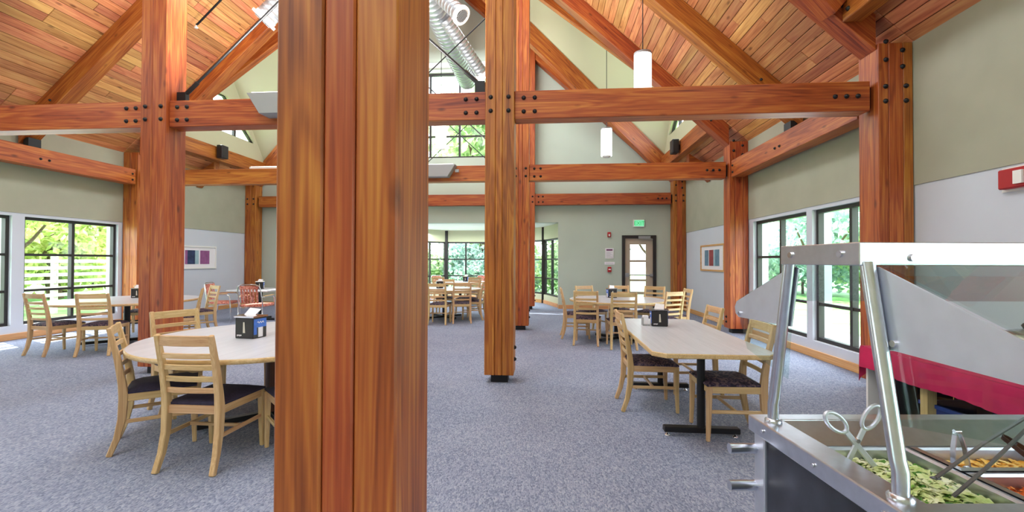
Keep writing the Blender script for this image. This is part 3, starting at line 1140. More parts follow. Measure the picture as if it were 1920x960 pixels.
P1 = plain('print_slate_blue', sr(104, 136, 158), .7, var=.2, scale=9)
P2 = plain('print_brick_red', sr(150, 70, 72), .7, var=.25, scale=9)
P3 = plain('print_plum', sr(150, 90, 140), .7, var=.2, scale=8)
P4 = plain('print_navy', sr(46, 60, 96), .7, var=.4, scale=8)
P5 = plain('print_mist', sr(160, 190, 200), .7, var=.1, scale=8)
art('oak framed print of blue and red panels on the right wall', XR, 10.35, 11.9, 1.2, 1.85, -1, BASEW, ((1, P1), (.4, P5), (1.1, P2), (.15, None), (1, P1)))
art('white framed print of plum and navy panels on the left wall', XL, 10.6, 11.95, 1.2, 1.82, 1, WHITEM, ((.3, P3), (1, P4), (.5, P5), (.2, None), (1.3, P3)))
# ------------------------------------------------------------------ tables


def round_table(label, x, y, r, ht=.742, group='round dining tables', wood_post=False, n=48):
    o = thing('round_table', label, 'table', (x, y, 0), 0, group)
    MB().lathe([(r - .012, ht - .036), (r - .004, ht - .032), (r - .004, ht - .004), (r - .012, ht)], n).obj('edge_band', CHAIRW[0], o)
    MB().lathe([(r - .013, ht - .03), (r - .013, ht + .0012)], n).obj('tabletop', TOPM, o)
    MB().lathe([(.28, ht - .075), (.28, ht - .036)], 20).obj('top_plate', BLACK, o)
    pm = DARKW if wood_post else BLACK
    MB().tube([(0, 0, .05), (0, 0, ht - .07)], .065 if wood_post else .045, 16).obj('pedestal', pm, o)
    for k in range(2):
        a = PI / 4 + k * PI / 2
        d = Vector((math.cos(a), math.sin(a), 0)) * r * .55
        MB().bar(d + Vector((0, 0, .045)), -d + Vector((0, 0, .045)), .07, .045).obj('foot_bar', BLACK, o, bev=.006)
        for e in (-1, 1):
            MB().lathe([(.018, 0), (.018, .024)], 10, d.x * .94 * e, d.y * .94 * e).obj('glider', CHROME, o)
    return o


TB = (-2.5, 3.87)
round_table('large round maple table left of the foreground post, carrying a blue napkin dispenser', *TB, 1.04, wood_post=True, n=72)
TR = (1.25, 8.25)
round_table('round maple table ringed by eight chairs in front of the exit door', *TR, .86)
TW = (-7.3, 7.15)
round_table('round maple table beside the left windows', *TW, 1.05)
TM_ = (-2.6, 10.95)
round_table('round maple table in front of the alcove', *TM_, .92)
TA = (-2.95, 14.75)
round_table('round maple table inside the window alcove', *TA, .85)
# rectangular table with clipped corners
o = thing('dining_table', 'long rectangular maple table with clipped corners beside the salad bar', 'table', (1.25, 4.42, 0), 0)
hx, hy, c_, ht = .46, 1.03, .09, .742
pol = lambda e: [(-hx + c_ + e * .4, -hy + e), (hx - c_ - e * .4, -hy + e), (hx - e, -hy + c_ + e * .4), (hx - e, hy - c_ - e * .4), (hx - c_ - e * .4, hy - e), (-hx + c_ + e * .4, hy - e), (-hx + e, hy - c_ - e * .4), (-hx + e, -hy + c_ + e * .4)]
MB().prism(pol(0), 2, ht - .036, ht - .001).obj('edge_band', CHAIRW[1], o, bev=.004)
MB().prism(pol(.008), 2, ht - .03, ht + .0012).obj('tabletop', TOPM, o)
for yy in (-.66, .66):
    lg = put('pedestal', MB().tube([(0, 0, .05), (0, 0, ht - .06)], .032, 14).mesh('pedestal', BLACK), o, (0, yy, 0))
    MB().bar((-.30, 0, .055), (.30, 0, .055), .07, .045).obj('foot_bar', BLACK, lg, bev=.006)
    MB().bar((-.3, 0, ht - .055), (.3, 0, ht - .055), .07, .03).obj('top_bar', BLACK, lg)
    for e in (-.27, .27):
        MB().lathe([(.022, 0), (.022, .008), (.008, .01), (.008, .034)], 10, e, 0).obj('glider', CHROME, lg)
o = thing('dining_table', 'square maple table in the far left corner by the plum print', 'table', (-6.9, 10.15, 0), 0)
MB().box(-.5, .5, -.5, .5, ht - .036, ht).obj('tabletop', TOPM, o, bev=.006)
MB().tube([(0, 0, .05), (0, 0, ht - .036)], .045, 12).obj('pedestal', BLACK, o)
for a in (0, PI / 2):
    d = Vector((math.cos(a), math.sin(a), 0)) * .38
    MB().bar(d + Vector((0, 0, .025)), -d + Vector((0, 0, .025)), .07, .05).obj('foot_bar', BLACK, o)


# ------------------------------------------------------------------ ladder-back chairs
def make_chair(label, seatmat):
    o = thing('ladder_back_chair', label, 'chair', (0, 0, 0), 0, 'ladder-back dining chairs')
    # rear posts: sabre leg below, raked back above
    for s_ in (-1, 1):
        xs = .192
        pts = [(s_ * (xs + .012), -.275, 0), (s_ * (xs + .004), -.232, .12), (s_ * xs, -.205, .26), (s_ * xs, -.198, .42), (s_ * xs, -.207, .52), (s_ * xs, -.235, .70), (s_ * xs, -.285, .93)]
        MB().sweep(pts, [.017, .019, .021, .022, .021, .019, .016], [.018, .021, .025, .028, .024, .020, .015], (1, 0, 0)).obj('rear_leg', CHAIRW[2], o, bev=.005)
        f = s_ * .205
        MB().sweep([(f * 1.01, .232, 0), (f, .225, .2), (f, .222, .435)], [.014, .018, .022], [.014, .018, .022], (1, 0, 0)).obj('front_leg', CHAIRW[2], o, bev=.005)
        MB().bar((s_ * .196, -.195, .41), (s_ * .207, .215, .41), .022, .055).obj('side_rail', CHAIRW[1], o, bev=.003)
        MB().bar((s_ * .196, -.21, .235), (s_ * .205, .222, .235), .02, .026).obj('side_stretcher', CHAIRW[1], o, bev=.003)
    MB().bar((-.195, .224, .41), (.195, .224, .41), .022, .055).obj('front_rail', CHAIRW[0], o, bev=.003)
    MB().bar((-.18, -.198, .41), (.18, -.198, .41), .022, .055).obj('rear_rail', CHAIRW[0], o, bev=.003)
    MB().bar((-.2, .01, .235), (.2, .01, .235), .022, .022).obj('cross_stretcher', CHAIRW[0], o, bev=.003)
    # cushion: rounded slab with crown
    b = MB()
    n = 6
    vs = []
    for j in range(n + 1):
        for i in range(n + 1):
            u, v = i / n * 2 - 1, j / n * 2 - 1
            e = min(1 - abs(u), 1 - abs(v))
            wd = .205 + .018 * (v + 1) / 2
            vs.append((u * wd, .025 + v * .218, .452 + .026 * min(1, e * 3.2) ** .5 + .006 * (1 - u * u) * (1 - v * v)))
    fs = [(j * (n + 1) + i, j * (n + 1) + i + 1, (j + 1) * (n + 1) + i + 1, (j + 1) * (n + 1) + i) for j in range(n) for i in range(n)]
    b.add(vs, fs, True)
    rim = [i for i in range(n + 1)] + [(j * (n + 1) + n) for j in range(1, n + 1)] + [n * (n + 1) + i for i in range(n - 1, -1, -1)] + [j * (n + 1) for j in range(n - 1, 0, -1)]
    lo = [(vs[i][0], vs[i][1], .438) for i in rim]
    k = len(rim)
    b.add([vs[i] for i in rim] + lo, [(i, (i + 1) % k, k + (i + 1) % k, k + i) for i in range(k)] + [tuple(range(k, 2 * k))])
    b.obj('seat', seatmat, o)
    # slats between the rear posts
    def slat(z0, z1, nm):
        yb = lambda z: -.207 - (.028 * (z - .52) / .18 if z < .70 else .028 + .05 * (z - .70) / .23)
        pts = [(-.18, yb((z0 + z1) / 2) + 0, (z0 + z1) / 2), (-.09, yb((z0 + z1) / 2) - .012, (z0 + z1) / 2), (.0, yb((z0 + z1) / 2) - .016, (z0 + z1) / 2), (.09, yb((z0 + z1) / 2) - .012, (z0 + z1) / 2), (.18, yb((z0 + z1) / 2), (z0 + z1) / 2)]
        MB().sweep(pts, [(z1 - z0) / 2] * 5, [.008] * 5, (0, 0, 1)).obj(nm, CHAIRW[0], o, bev=.003)
    slat(.855, .925, 'top_rail')
    for z in (.545, .625, .705, .785):
        slat(z - .018, z + .018, 'slat')
    return o


def face(dx, dy):
    return math.atan2(-dx, dy)


ch_navy = make_chair('ladder-back chair with dark seat nearest us, its back to us at the large round table', NAVY)
ch_pat = make_chair('ladder-back chair with patterned seat at the left side of the clipped-corner table, facing right', SEATP)
ch_navy.location, ch_navy.rotation_euler = (-2.41, 3.045, 0), (0, 0, 0)
ch_pat.location, ch_pat.rotation_euler = (.985, 4.51, 0), (0, 0, -PI / 2)
G = 'ladder-back dining chairs'
CH_ = [
    (ch_navy, -3.085, 3.31, (.78, .63), 'ladder-back chair with dark seat at the left end of the large round table'),
    (ch_navy, -3.46, 4.02, (.9, -.43), 'ladder-back chair across the large round table, its back before the reddish post'),
    (ch_navy, -1.83, 3.22, (-.7, .7), 'ladder-back chair half hidden behind the foreground post at the large round table'),
    (ch_navy, -2.86, 4.78, (.3, -.95), 'ladder-back chair behind the blue napkin dispenser, beyond the large round table'),
    (ch_pat, 1.50, 3.86, (-1, 0), 'ladder-back chair with patterned seat between the clipped-corner table and the salad bar, facing left'),
    (ch_pat, 1.58, 5.12, (-1, -.05), 'ladder-back chair at the far right corner of the clipped-corner table'),
    (ch_pat, .52, 8.45, (1, .02), 'ladder-back chair at the left side of the exit-door table, seen from its side'),
    (ch_pat, .86, 9.0, (.45, -.9), 'ladder-back chair at the far left of the exit-door table, facing us'),
    (ch_pat, .68, 7.83, (.17, .98), 'ladder-back chair at the front left of the exit-door table, back to us'),
    (ch_pat, 1.45, 9.12, (-.05, -1), 'ladder-back chair on the far side of the exit-door table under the notice'),
    (ch_pat, 1.22, 7.54, (0, 1), 'ladder-back chair at the front middle of the exit-door table, back to us'),
    (ch_pat, 2.02, 8.98, (-.5, -.86), 'ladder-back chair at the exit-door table standing in front of the door'),
    (ch_pat, 1.98, 7.85, (-.5, .86), 'ladder-back chair at the front right of the exit-door table, behind the grey dispenser'),
    (ch_pat, 2.3, 8.42, (-1, -.05), 'ladder-back chair rightmost at the exit-door table, seen from its side'),
    (ch_pat, -7.52, 6.22, (.15, 1), 'ladder-back chair leftmost at the window table, back half turned to us'),
    (ch_pat, -6.80, 6.28, (-.35, .94), 'ladder-back chair at the window table, back to us and nearest the reddish post'),
    (ch_pat, -7.85, 8.0, (.5, -.85), 'ladder-back chair on the far side of the window table, before the panes'),
    (ch_pat, -6.36, 7.26, (-.8, -.6), 'ladder-back chair at the right end of the window table, seen from its side'),
    (ch_pat, -6.75, 8.08, (-.5, -.86), 'ladder-back chair beyond the window table, right of the reddish post'),
    (ch_pat, -2.48, 9.98, (-.02, 1), 'ladder-back chair at the alcove-front table, back to us, leftmost beside the foreground post'),
    (ch_pat, -2.02, 10.25, (-.25, .97), 'ladder-back chair at the alcove-front table, back to us, second from the foreground post'),
    (ch_pat, -1.82, 10.85, (-1, .1), 'ladder-back chair at the right end of the alcove-front table'),
    (ch_pat, -2.75, 11.75, (.1, -1), 'ladder-back chair on the far side of the alcove-front table, left of the other'),
    (ch_pat, -2.12, 11.6, (-.5, -.85), 'ladder-back chair on the far side of the alcove-front table, beside the slender post'),
    (ch_pat, -3.35, 13.95, (.3, .95), 'ladder-back chair at the alcove table, nearest the opening on its left'),
    (ch_pat, -2.4, 14.0, (-.4, .9), 'ladder-back chair at the alcove table, nearest the opening on its right'),
]
for src, x, y, d, lab in CH_:
    dup(src, (x, y, 0), face(*d), lab, G)


# metal armchairs
def make_arm(label, back):
    o = thing('metal_armchair', label, 'chair', (0, 0, 0), 0, 'metal framed armchairs')
    for s_ in (-1, 1):
        x = s_ * .26
        MB().tube([(x, .25, 0), (x, .24, .3), (x, .22, .60), (x, .16, .655), (x, -.1, .655), (x, -.24, .645)], .013, 8).obj('front_leg', CHROME, o)
        MB().tube([(x, -.30, 0), (x, -.24, .3), (x, -.235, .5), (x * .95, -.29, .80), (x * .86, -.305, .88)], .013, 8).obj('rear_leg', CHROME, o)
        MB().bar((x, -.18, .665), (x, .17, .672), .045, .018).obj('armrest', CHAIRW[1], o, bev=.005)
    MB().tube([(-.224, -.305, .88), (-.15, -.312, .915), (.15, -.312, .915), (.224, -.305, .88)], .013, 8).obj('back_hoop', CHROME, o)
    MB().box(-.24, .24, -.22, .25, .43, .485).obj('seat', back, o, bev=.018, seg=2)
    MB().bar((-.24, -.235, .42), (.24, -.235, .42), .02, .03).obj('rear_rail', CHROME, o)
    MB().sweep([(-.2, -.29, .85), (0, -.325, .85), (.2, -.29, .85)], [.035] * 3, [.012] * 3, (0, 0, 1)).obj('back_panel', ROSE, o, bev=.004)
    for k in range(6):
        x = -.165 + k * .066
        cv = -.262 - .03 * (1 - (x / .2) ** 2)
        MB().bar((x, cv + .02, .52), (x, cv - .028, .83), .038, .012, (0, 1, 0)).obj('back_slat', ROSE, o)
    return o


arm = make_arm('metal armchair with rosy slatted back in the far left corner, back to us', ROSE)
arm.location, arm.rotation_euler = (-6.33, 9.2, 0), (0, 0, .05)
dup(arm, (-7.5, 9.72, 0), face(.9, .25), 'metal armchair by the left wall under the plum print, facing right')
dup(arm, (-3.75, 15.4, 0), face(.8, -.6), 'metal armchair deep in the alcove, left of the alcove table')
dup(arm, (-2.5, 15.75, 0), face(-.4, -.9), 'metal armchair deep in the alcove, behind the alcove table')
dup(arm, (-2.0, 14.95, 0), face(-1, -.1), 'metal armchair at the right of the alcove table, beside the slender post')


# ------------------------------------------------------------------ table-top things
def dispenser(label, x, y, z, rz, cat='napkin dispenser', lid=CHROME, n=.15):
    o = thing('napkin_dispenser', label, cat, (x, y, z), rz, 'napkin dispensers')
    w, d, h = .165, .14, .165
    MB().box(-w / 2, w / 2, -d / 2, d / 2, 0, h).obj('body', BLACKP, o, bev=.006)
    MB().prism([(-d / 2 - .004, h), (d / 2 + .004, h), (d / 2 + .004, h + .012), (0, h + .02), (-d / 2 - .004, h + .012)], 0, -w / 2 - .006, w / 2 + .006).obj('lid', lid, o)
    # napkin poking out of the top
    MB().add([(-.05, -.02, h + .015), (.05, -.02, h + .015), (.06, .03, h + .06), (-.03, .02, h + .07), (-.05, -.016, h + .015), (.05, -.016, h + .015), (.062, .036, h + .06), (-.03, .026, h + .07)],
             [(0, 1, 2, 3), (7, 6, 5, 4), (0, 4, 5, 1), (1, 5, 6, 2), (2, 6, 7, 3), (3, 7, 4, 0)]).obj('napkin', PAPER, o)
    # front: pale bar and small mark
    MB().prism([(-.008, .045), (.012, .045), (.006, .13), (-.006, .13)], 1, -d / 2 - .0015, -d / 2).obj('front_mark', plain_cache('pale_mark', sr(208, 204, 190), .5), o)
    mk = MB()
    for k in range(4):
        mk.box(-.062 + k * .011, -.054 + k * .011, -d / 2 - .0015, -d / 2, .018 + .003 * (k % 2), .03)
    mk.obj('small_mark', PAPER, o)
    # sides: blue label above a napkin arch with white napkin
    for s_ in (-1, 1):
        X = lambda a, b: (min(s_ * a, s_ * b), max(s_ * a, s_ * b))
        lb = MB().box(*X(w / 2, w / 2 + .002), -d / 2 + .008, d / 2 - .008, .085, h - .012)
        lb.box(*X(w / 2, w / 2 + .002), -d / 2 + .008, -d / 2 + .036, .03, .085)
        l_ = lb.obj('side_label', BLUEB, o)
        sc = MB()
        pts = [(s_ * (w / 2 + .003), -.03 + k * .008, .125 + .008 * math.sin(k * 2.1)) for k in range(9)]
        sc.tube(pts, .0028, 5)
        sc.obj('script_mark', PAPER, l_)
        MB().box(*X(w / 2, w / 2 + .006), -.02, .022, .008, .085).obj('side_napkin', PAPER, o)
    return o


_pc = {}


def plain_cache(name, col, rough):
    if name not in _pc:
        _pc[name] = plain(name, col, rough)
    return _pc[name]


big_d = dispenser('black and blue napkin dispenser with silver lid on the large round table', -2.635, 3.75, .744, math.radians(-8))
big_d.scale = (1.14, 1.14, 1.1)
dispenser('black napkin dispenser in the middle of the clipped-corner table', 1.18, 4.86, .744, math.radians(-5))
dispenser('blue napkin dispenser on the window table', -7.45, 7.5, .744, .5)
dispenser('napkin dispenser on the exit-door table', 1.2, 8.55, .744, .2)
dispenser('white-topped napkin dispenser on the corner square table', -6.95, 10.2, .744, .4, lid=WHITEM)
dispenser('napkin dispenser on the alcove-front table', -2.75, 11.1, .744, .3)
dispenser('napkin dispenser on the alcove table', -2.75, 14.7, .744, -.2)
o = thing('sugar_caddy', 'small white packet holder left of the black napkin dispenser', 'caddy', (1.045, 4.87, .744), 0)
MB().box(-.035, .03, -.04, .04, 0, .012).box(-.038, -.033, -.04, .04, 0, .085).obj('holder', ALU, o)
MB().box(-.03, .025, -.03, .03, .012, .105).obj('packet', PAPER, o, bev=.003)

# ------------------------------------------------------------------ salad bar
SBR = math.radians(5.06)
sb = thing('salad_bar', 'stainless steel salad bar with glass sneeze guard at the right edge', 'salad bar', (.69, 1.602, 0), SBR)
LX, WY, ZCN = 1.7, .64, .90
# cabinet panels
MB().box(.03, LX - .03, -WY + .03, -.03, .10, .60).obj('cabinet_core', BLACKP, sb)
MB().box(.022, .03, -WY + .05, -.05, .12, .845).obj('end_panel', GRANITE, sb)
MB().box(LX - .03, LX - .022, -WY + .05, -.05, .12, .845).obj('end_panel', GRANITE, sb)
MB().box(.05, LX - .05, -.03, -.022, .12, .845).obj('side_panel', GRANITE, sb)
MB().box(.05, LX - .05, -WY + .022, -WY + .03, .12, .845).obj('side_panel', GRANITE, sb)
for x in (.02, LX - .02):
    for y in (-.045, -WY + .045):
        MB().box(x - .008 if x < 1 else x - .03, x + .03 if x < 1 else x + .008, y - .03, y + .03, .10, .85).obj('corner_trim', STEELD, sb, bev=.004)
        MB().lathe([(.035, 0), (.035, .05), (.012, .055), (.012, .10)], 14, x + (.04 if x < 1 else -.04), y * .97 - .01).obj('caster', BLACKP, sb)
# countertop rim with skirt, sloped liner
rm = MB()
ix0, ix1, iy0, iy1 = .085, LX - .085, -WY + .075, -.055
outr = [(0, -WY), (LX, -WY), (LX, 0), (0, 0)]
inr = [(ix0, iy0), (ix1, iy0), (ix1, iy1), (ix0, iy1)]
lw = [(ix0 + .012, iy0 + .012), (ix1 - .012, iy0 + .012), (ix1 - .012, iy1 - .07), (ix0 + .012, iy1 - .07)]
vs = [(*p, ZCN) for p in outr] + [(*p, ZCN) for p in inr] + [(*p, .842) for p in lw] + [(*p, ZCN - .052) for p in outr] + [(p[0] * .98 + .01, p[1] * .98 - .005, ZCN - .052) for p in outr]
fs = []
for i in range(4):
    j = (i + 1) % 4
    fs += [(i, j, 4 + j, 4 + i), (4 + i, 4 + j, 8 + j, 8 + i), (j, i, 12 + i, 12 + j), (12 + j, 12 + i, 16 + i, 16 + j)]
rm.add(vs, fs)
rm.obj('countertop', STEEL, sb, bev=.004, seg=2)
wl = MB()
vs = [(*p, .842) for p in lw] + [(*p, .66) for p in lw]
wl.add(vs, [(0, 1, 5, 4), (1, 2, 6, 5), (2, 3, 7, 6), (3, 0, 4, 7), (4, 5, 6, 7)])
wl.obj('well', STEELD, sb)
for y in (-.09, -.33, -.56):
    MB().tube([(-.001, y, .874), (-.005, y, .874)], .006, 10).obj('screw', CHROME, sb)
# guard: posts, top frame, end plates, glass
CY = -.31
for x in (.045, LX - .045):
    for s_ in (1, -1):
        yb, yt = CY + s_ * .238, CY + s_ * .15
        pb = MB().tube([(x, yb, ZCN), (x, yb, ZCN + .06), (x, yb - s_ * .008, ZCN + .085), (x, yt, 1.425)], .0165, 14)
        pb.obj('guard_post', STEEL, sb)
        MB().lathe([(.026, ZCN), (.026, ZCN + .006), (.02, ZCN + .012)], 16, x, yb).obj('post_flange', STEEL, sb)
fr = MB()
fx0, fx1, fy0, fy1, fz0, fz1 = .022, LX - .022, CY - .155, CY + .155, 1.418, 1.475
fr.box(fx0, fx1, fy0, fy0 + .022, fz0, fz1).box(fx0, fx1, fy1 - .022, fy1, fz0, fz1)
fr.box(fx0 - .001, fx0 + .024, fy0 - .001, fy1 + .001, fz0, fz1).box(fx1 - .024, fx1, fy0, fy1, fz0, fz1)
fr.obj('top_frame', STEEL, sb, bev=.002)
MB().box(fx0 + .026, fx1 - .026, fy0 + .024, fy1 - .024, fz1 - .012, fz1 - .006).obj('top_glass', GUARD, sb)
for y in (fy0 + .06, fy1 - .05):
    MB().tube([(fx0, y, 1.447), (fx0 - .006, y, 1.447)], .009, 12).obj('screw', CHROME, sb)
for x in (fx0 + .13, fx0 + .9):
    MB().tube([(x, fy0, 1.437), (x, fy0 - .006, 1.437)], .009, 12).obj('screw', CHROME, sb)
for x in (.045, LX - .045):
    for s_ in (1, -1):
        pl = [(CY + s_ * .16, 1.415), (CY + s_ * .505, 1.272), (CY + s_ * .518, 1.25), (CY + s_ * .512, 1.225), (CY + s_ * .49, 1.213), (CY + s_ * .17, 1.222), (CY + s_ * .135, 1.405)]
        MB().prism(pl, 0, x + .017, x + .022).obj('end_plate', STEELD, sb)
        for yy, z in ((.478, 1.228), (.205, 1.238)):
            MB().tube([(x + .017, CY + s_ * yy, z), (x + .011, CY + s_ * yy, z)], .008, 12).obj('screw', CHROME, sb)
        cl = [(CY + s_ * .50, 1.222), (CY + s_ * .44, 1.10), (CY + s_ * .20, 1.05), (CY + s_ * .18, 1.23)]
        MB().prism(cl, 0, x + .023, x + .027).obj('clear_end_shield', GUARD, sb)
for s_ in (1, -1):
    a = Vector((0, CY + s_ * .158, 1.418))
    b_ = Vector((0, CY + s_ * .505, 1.274))
    gl = MB()
    y0, z0, y1, z1 = a.y, a.z, b_.y, b_.z
    gl.add([(.07, y0, z0), (LX - .07, y0, z0), (LX - .07, y1, z1), (.07, y1, z1), (.07, y0, z0 + .006), (LX - .07, y0, z0 + .006), (LX - .07, y1, z1 + .006), (.07, y1, z1 + .006)],
           [(0, 1, 2, 3), (7, 6, 5, 4), (0, 4, 5, 1), (1, 5, 6, 2), (2, 6, 7, 3), (3, 7, 4, 0)])
    gl.obj('guard_glass', GUARD, sb)
# tray rail pegs
for z in (.79, .665, .54):
    MB().tube([(-.075, -.02, z), (.02, -.02, z)], .017, 12).obj('rail_peg', STEEL, sb)
    MB().lathe([(.0, 0), (.02, .002), (.02, .006)], 12).obj('peg_flange', STEEL, sb, (.012, -.02, z))
MSB = Matrix.Translation((.69, 1.602, 0)) @ Matrix.Rotation(SBR, 4, 'Z')


def onbar(o, p, rz=0):
    o.location = MSB @ Vector(p)
    o.rotation_euler = (0, 0, SBR + rz)
    return o


def pan(label, x0, x1, y0, y1, zr=.845, dep=.12):
    o = thing('food_pan', label, 'pan', (0, 0, 0), 0, 'salad bar pans')
    w, h = (x1 - x0) / 2, (y1 - y0) / 2
    b = MB()
    rings = [(w, h, zr), (w - .014, h - .014, zr + .003), (w - .018, h - .018, zr - .004), (w - .03, h - .03, zr - dep)]
    vs = []
    for a, c, z in rings:
        vs += [(-a, -c, z), (a, -c, z), (a, c, z), (-a, c, z)]
    fs = [(i * 4 + j, i * 4 + (j + 1) % 4, i * 4 + 4 + (j + 1) % 4, i * 4 + 4 + j) for i in range(3) for j in range(4)] + [(12, 13, 14, 15)]
    b.add(vs, fs).obj('shell', STEEL, o)
    onbar(o, ((x0 + x1) / 2, (y0 + y1) / 2, 0))
    return o, (x0 + x1) / 2, (y0 + y1) / 2, w - .03, h - .03


def food(label, cat, pn, z, size, n, mat, mat2=None, seed=1, hump=.03, thin=False):
    """heap of cut pieces, one object"""
    _, cx, cy, w, h = pn
    rr = random.Random(seed)
    b = MB()
    for k in range(n):
        x, y = rr.uniform(-w, w), rr.uniform(-h, h)
        zz = z + hump * (1 - (x / w) ** 2) * (1 - (y / h) ** 2) + rr.uniform(-.012, .012)
        a, tl = rr.uniform(0, 2 * PI), rr.uniform(-.7, .7)
        L_, W_ = size * rr.uniform(.6, 1.3), size * rr.uniform(.5, 1) * (.22 if thin else .7)
        u = Vector((math.cos(a), math.sin(a), math.sin(tl) * .6)) * L_
        v = Vector((-math.sin(a), math.cos(a), rr.uniform(-.5, .5))) * W_
        c0 = Vector((x, y, zz))
        up_ = Vector((0, 0, size * .35))
        b.add([c0 - u - v, c0 - v + up_ * rr.uniform(.2, 1), c0 + u - v, c0 - u + v, c0 + v + up_ * rr.uniform(-.2, 1), c0 + u + v], [(0, 1, 4, 3), (1, 2, 5, 4)], True)
    base_ = MB()
    b.add([(-w, -h, z - .02), (w, -h, z - .02), (w, h, z - .02), (-w, h, z - .02)], [(0, 1, 2, 3)])
    o = b.obj(cat.replace(' ', '_'), mat)
    o['kind'] = 'stuff'
    tag(o, label, cat)
    onbar(o, (cx, cy, 0))
    if mat2:
        o.data.materials.append(mat2)
        for i, p in enumerate(o.data.polygons):
            if (i // 2) % 9 == 0:
                p.material_index = 1
    return o


p1 = pan('deep steel pan of lettuce at the left end of the salad bar', .098, .425, -.553, -.138)
food('chopped pale green lettuce heaped in the left pan', 'lettuce', p1, .806, .0105, 3400, LETT, LETT2, 3, .036)
p2 = pan('steel pan of shredded cheese at the back of the salad bar', .435, .80, -.30, -.138, dep=.09)
food('shredded yellow cheese in the back steel pan', 'cheese', p2, .80, .02, 500, CHEESE, None, 5, .012, True)
p3 = pan('steel pan of shredded carrot in the front of the salad bar', .435, .80, -.553, -.31, dep=.09)
food('shredded orange carrot in the front steel pan', 'carrot', p3, .805, .018, 700, CARROT, None, 6, .02, True)
p4 = pan('steel pan at the right part of the salad bar, half out of view', .81, 1.2, -.553, -.138)
food('mixed orange salad in the right steel pan', 'salad', p4, .80, .018, 500, CARROT, CHEESE, 8, .02)
# scissor tongs with loop handles in the lettuce
o = thing('scissor_tongs', 'steel scissor tongs with loop handles standing in the lettuce', 'tongs', MSB @ Vector((.165, -.27, 0)), SBR)
pv = Vector((0, 0, .918))
for s_, hd in ((-1, Vector((-.062, 0, .972))), (1, Vector((.062, -.004, 1.02)))):
    dr = (hd - pv).normalized()
    tip = pv - dr * .07 + Vector((0, 0, -.03))
    MB().bar(tip, pv + dr * .045, .016, .006, (0, 1, 0)).obj('arm', STEELD, o, bev=.002)
    c0 = pv + dr * (.045 + .033)
    sd = Vector((-dr.z, 0, dr.x))
    lp = [c0 + dr * .038 * math.cos(t) + sd * .02 * math.sin(t) + Vector((0, 0, 0)) for t in [2 * PI * k / 18 for k in range(18)]]
    MB().tube(lp, .0055, 8, close=True).obj('loop_handle', STEELD, o)
MB().tube([pv + Vector((0, -.008, 0)), pv + Vector((0, .008, 0))], .006, 10).obj('rivet', CHROME, o)


def tongs(label, p, q, spread_, mat, wv):
    o = thing('serving_tongs', label, 'tongs', MSB @ Vector(q), SBR, 'serving tongs')
    d = Vector(p) - Vector(q)
    wv = Vector(wv) * spread_
    for s_ in (-1, 1):
        MB().sweep([d * .0 + wv * s_, d * .5 + wv * s_ * .8, d * .93 + wv * s_ * .35, d], [.008, .007, .006, .006], [.0015] * 4, wv.cross(d).normalized()).obj('arm', mat, o)
        MB().lathe([(.004, -.004), (.014, 0), (.004, .004)], 10, sy=.7).obj('tip', mat, o, wv * s_)
    MB().tube([d - wv * .4, d + wv * .4], .006, 8).obj('spring_hinge', CHROME, o)
    return o


tongs('long dark serving tongs leaning across the salad pans', (.46, -.45, 1.045), (.25, -.42, .845), .035, plain('dark_steel', (.16, .16, .18), .35, .9), (.1, .2, 1.0))
tongs('short steel tongs standing in the cheese pan', (.49, -.235, .93), (.50, -.235, .825), .022, STEEL, (1, 0, 0))
tongs('brown handled tongs lying in the cheese pan', (.66, -.2, .905), (.70, -.3, .84), .02, plain('brown_plastic', sr(70, 40, 34), .4), (1, .2, 0))
# ------------------------------------------------------------------ serving table with magenta cloth beyond the salad bar
sv = thing('serving_table', 'serving table on the right wall side, behind the salad bar', 'table', (2.93, 2.86, 0), 0)
MB().box(-.35, .35, -1.02, 1.02, .70, .735).obj('tabletop', TOPM, sv)
MB().box(-.33, -.16, .99, 1.01, .02, .70).obj('end_panel', WHITEM, sv)
MB().box(.31, .33, -1, .98, .02, .70).box(-.16, .31, .985, 1.0, .02, .70).obj('back_panel', BLACKP, sv)  # black sheets added as the shade under the table
for y in (-.95, -.25, .45):
    MB().box(-.33, -.27, y - .03, y + .03, 0, .70).obj('leg', CHAIRW[2], sv)
    MB().box(.27, .33, y - .03, y + .03, 0, .70).obj('leg', CHAIRW[2], sv)
MB().box(-.32, .32, -1, .98, .16, .19).obj('shelf', DARKW, sv)
# cloth with valance and hanging corner
cl = MB()
pts = []
k = 60
for i in range(k + 1):
    y = 1.04 - 2.08 * i / k
    pts.append((-.362 - .012 * math.sin(i * 1.15) ** 2, y))
vs = []
for x, y in pts:
    vs += [(-.355, y, .737), (x, y, .69), (x - .004, y, .565 + .008 * math.sin(y * 9))]
fs = []
for i in range(k):
    for j in range(2):
        fs.append((i * 3 + j, i * 3 + j + 1, i * 3 + j + 4, i * 3 + j + 3))
cl.add(vs, fs, True)
cl.add([(-.355, 1.04, .738), (.36, 1.04, .738), (.36, -1.04, .738), (-.355, -1.04, .738)], [(0, 1, 2, 3)])
vs = []
for i in range(25):
    x = -.36 + .72 * i / 24
    vs += [(x, 1.035, .737), (x, 1.045 + .016 * math.sin(i * 1.3) ** 2, .66), (x, 1.05 + .02 * math.sin(i * 1.3) ** 2, .60 - (.16 if i < 5 else .0) * (1 - i / 5))]
cl.add(vs, [(i * 3 + j, i * 3 + j + 1, i * 3 + j + 4, i * 3 + j + 3) for i in range(24) for j in range(2)], True)
o = cl.obj('tablecloth', MAGENTA, None, (2.93, 2.86, .002))
tag(o, 'magenta cloth with a hanging valance over the serving table', 'tablecloth')
o = thing('storage_crate', 'blue plastic crate on the shelf under the magenta cloth', 'crate', (2.86, 3.25, .19), .1)
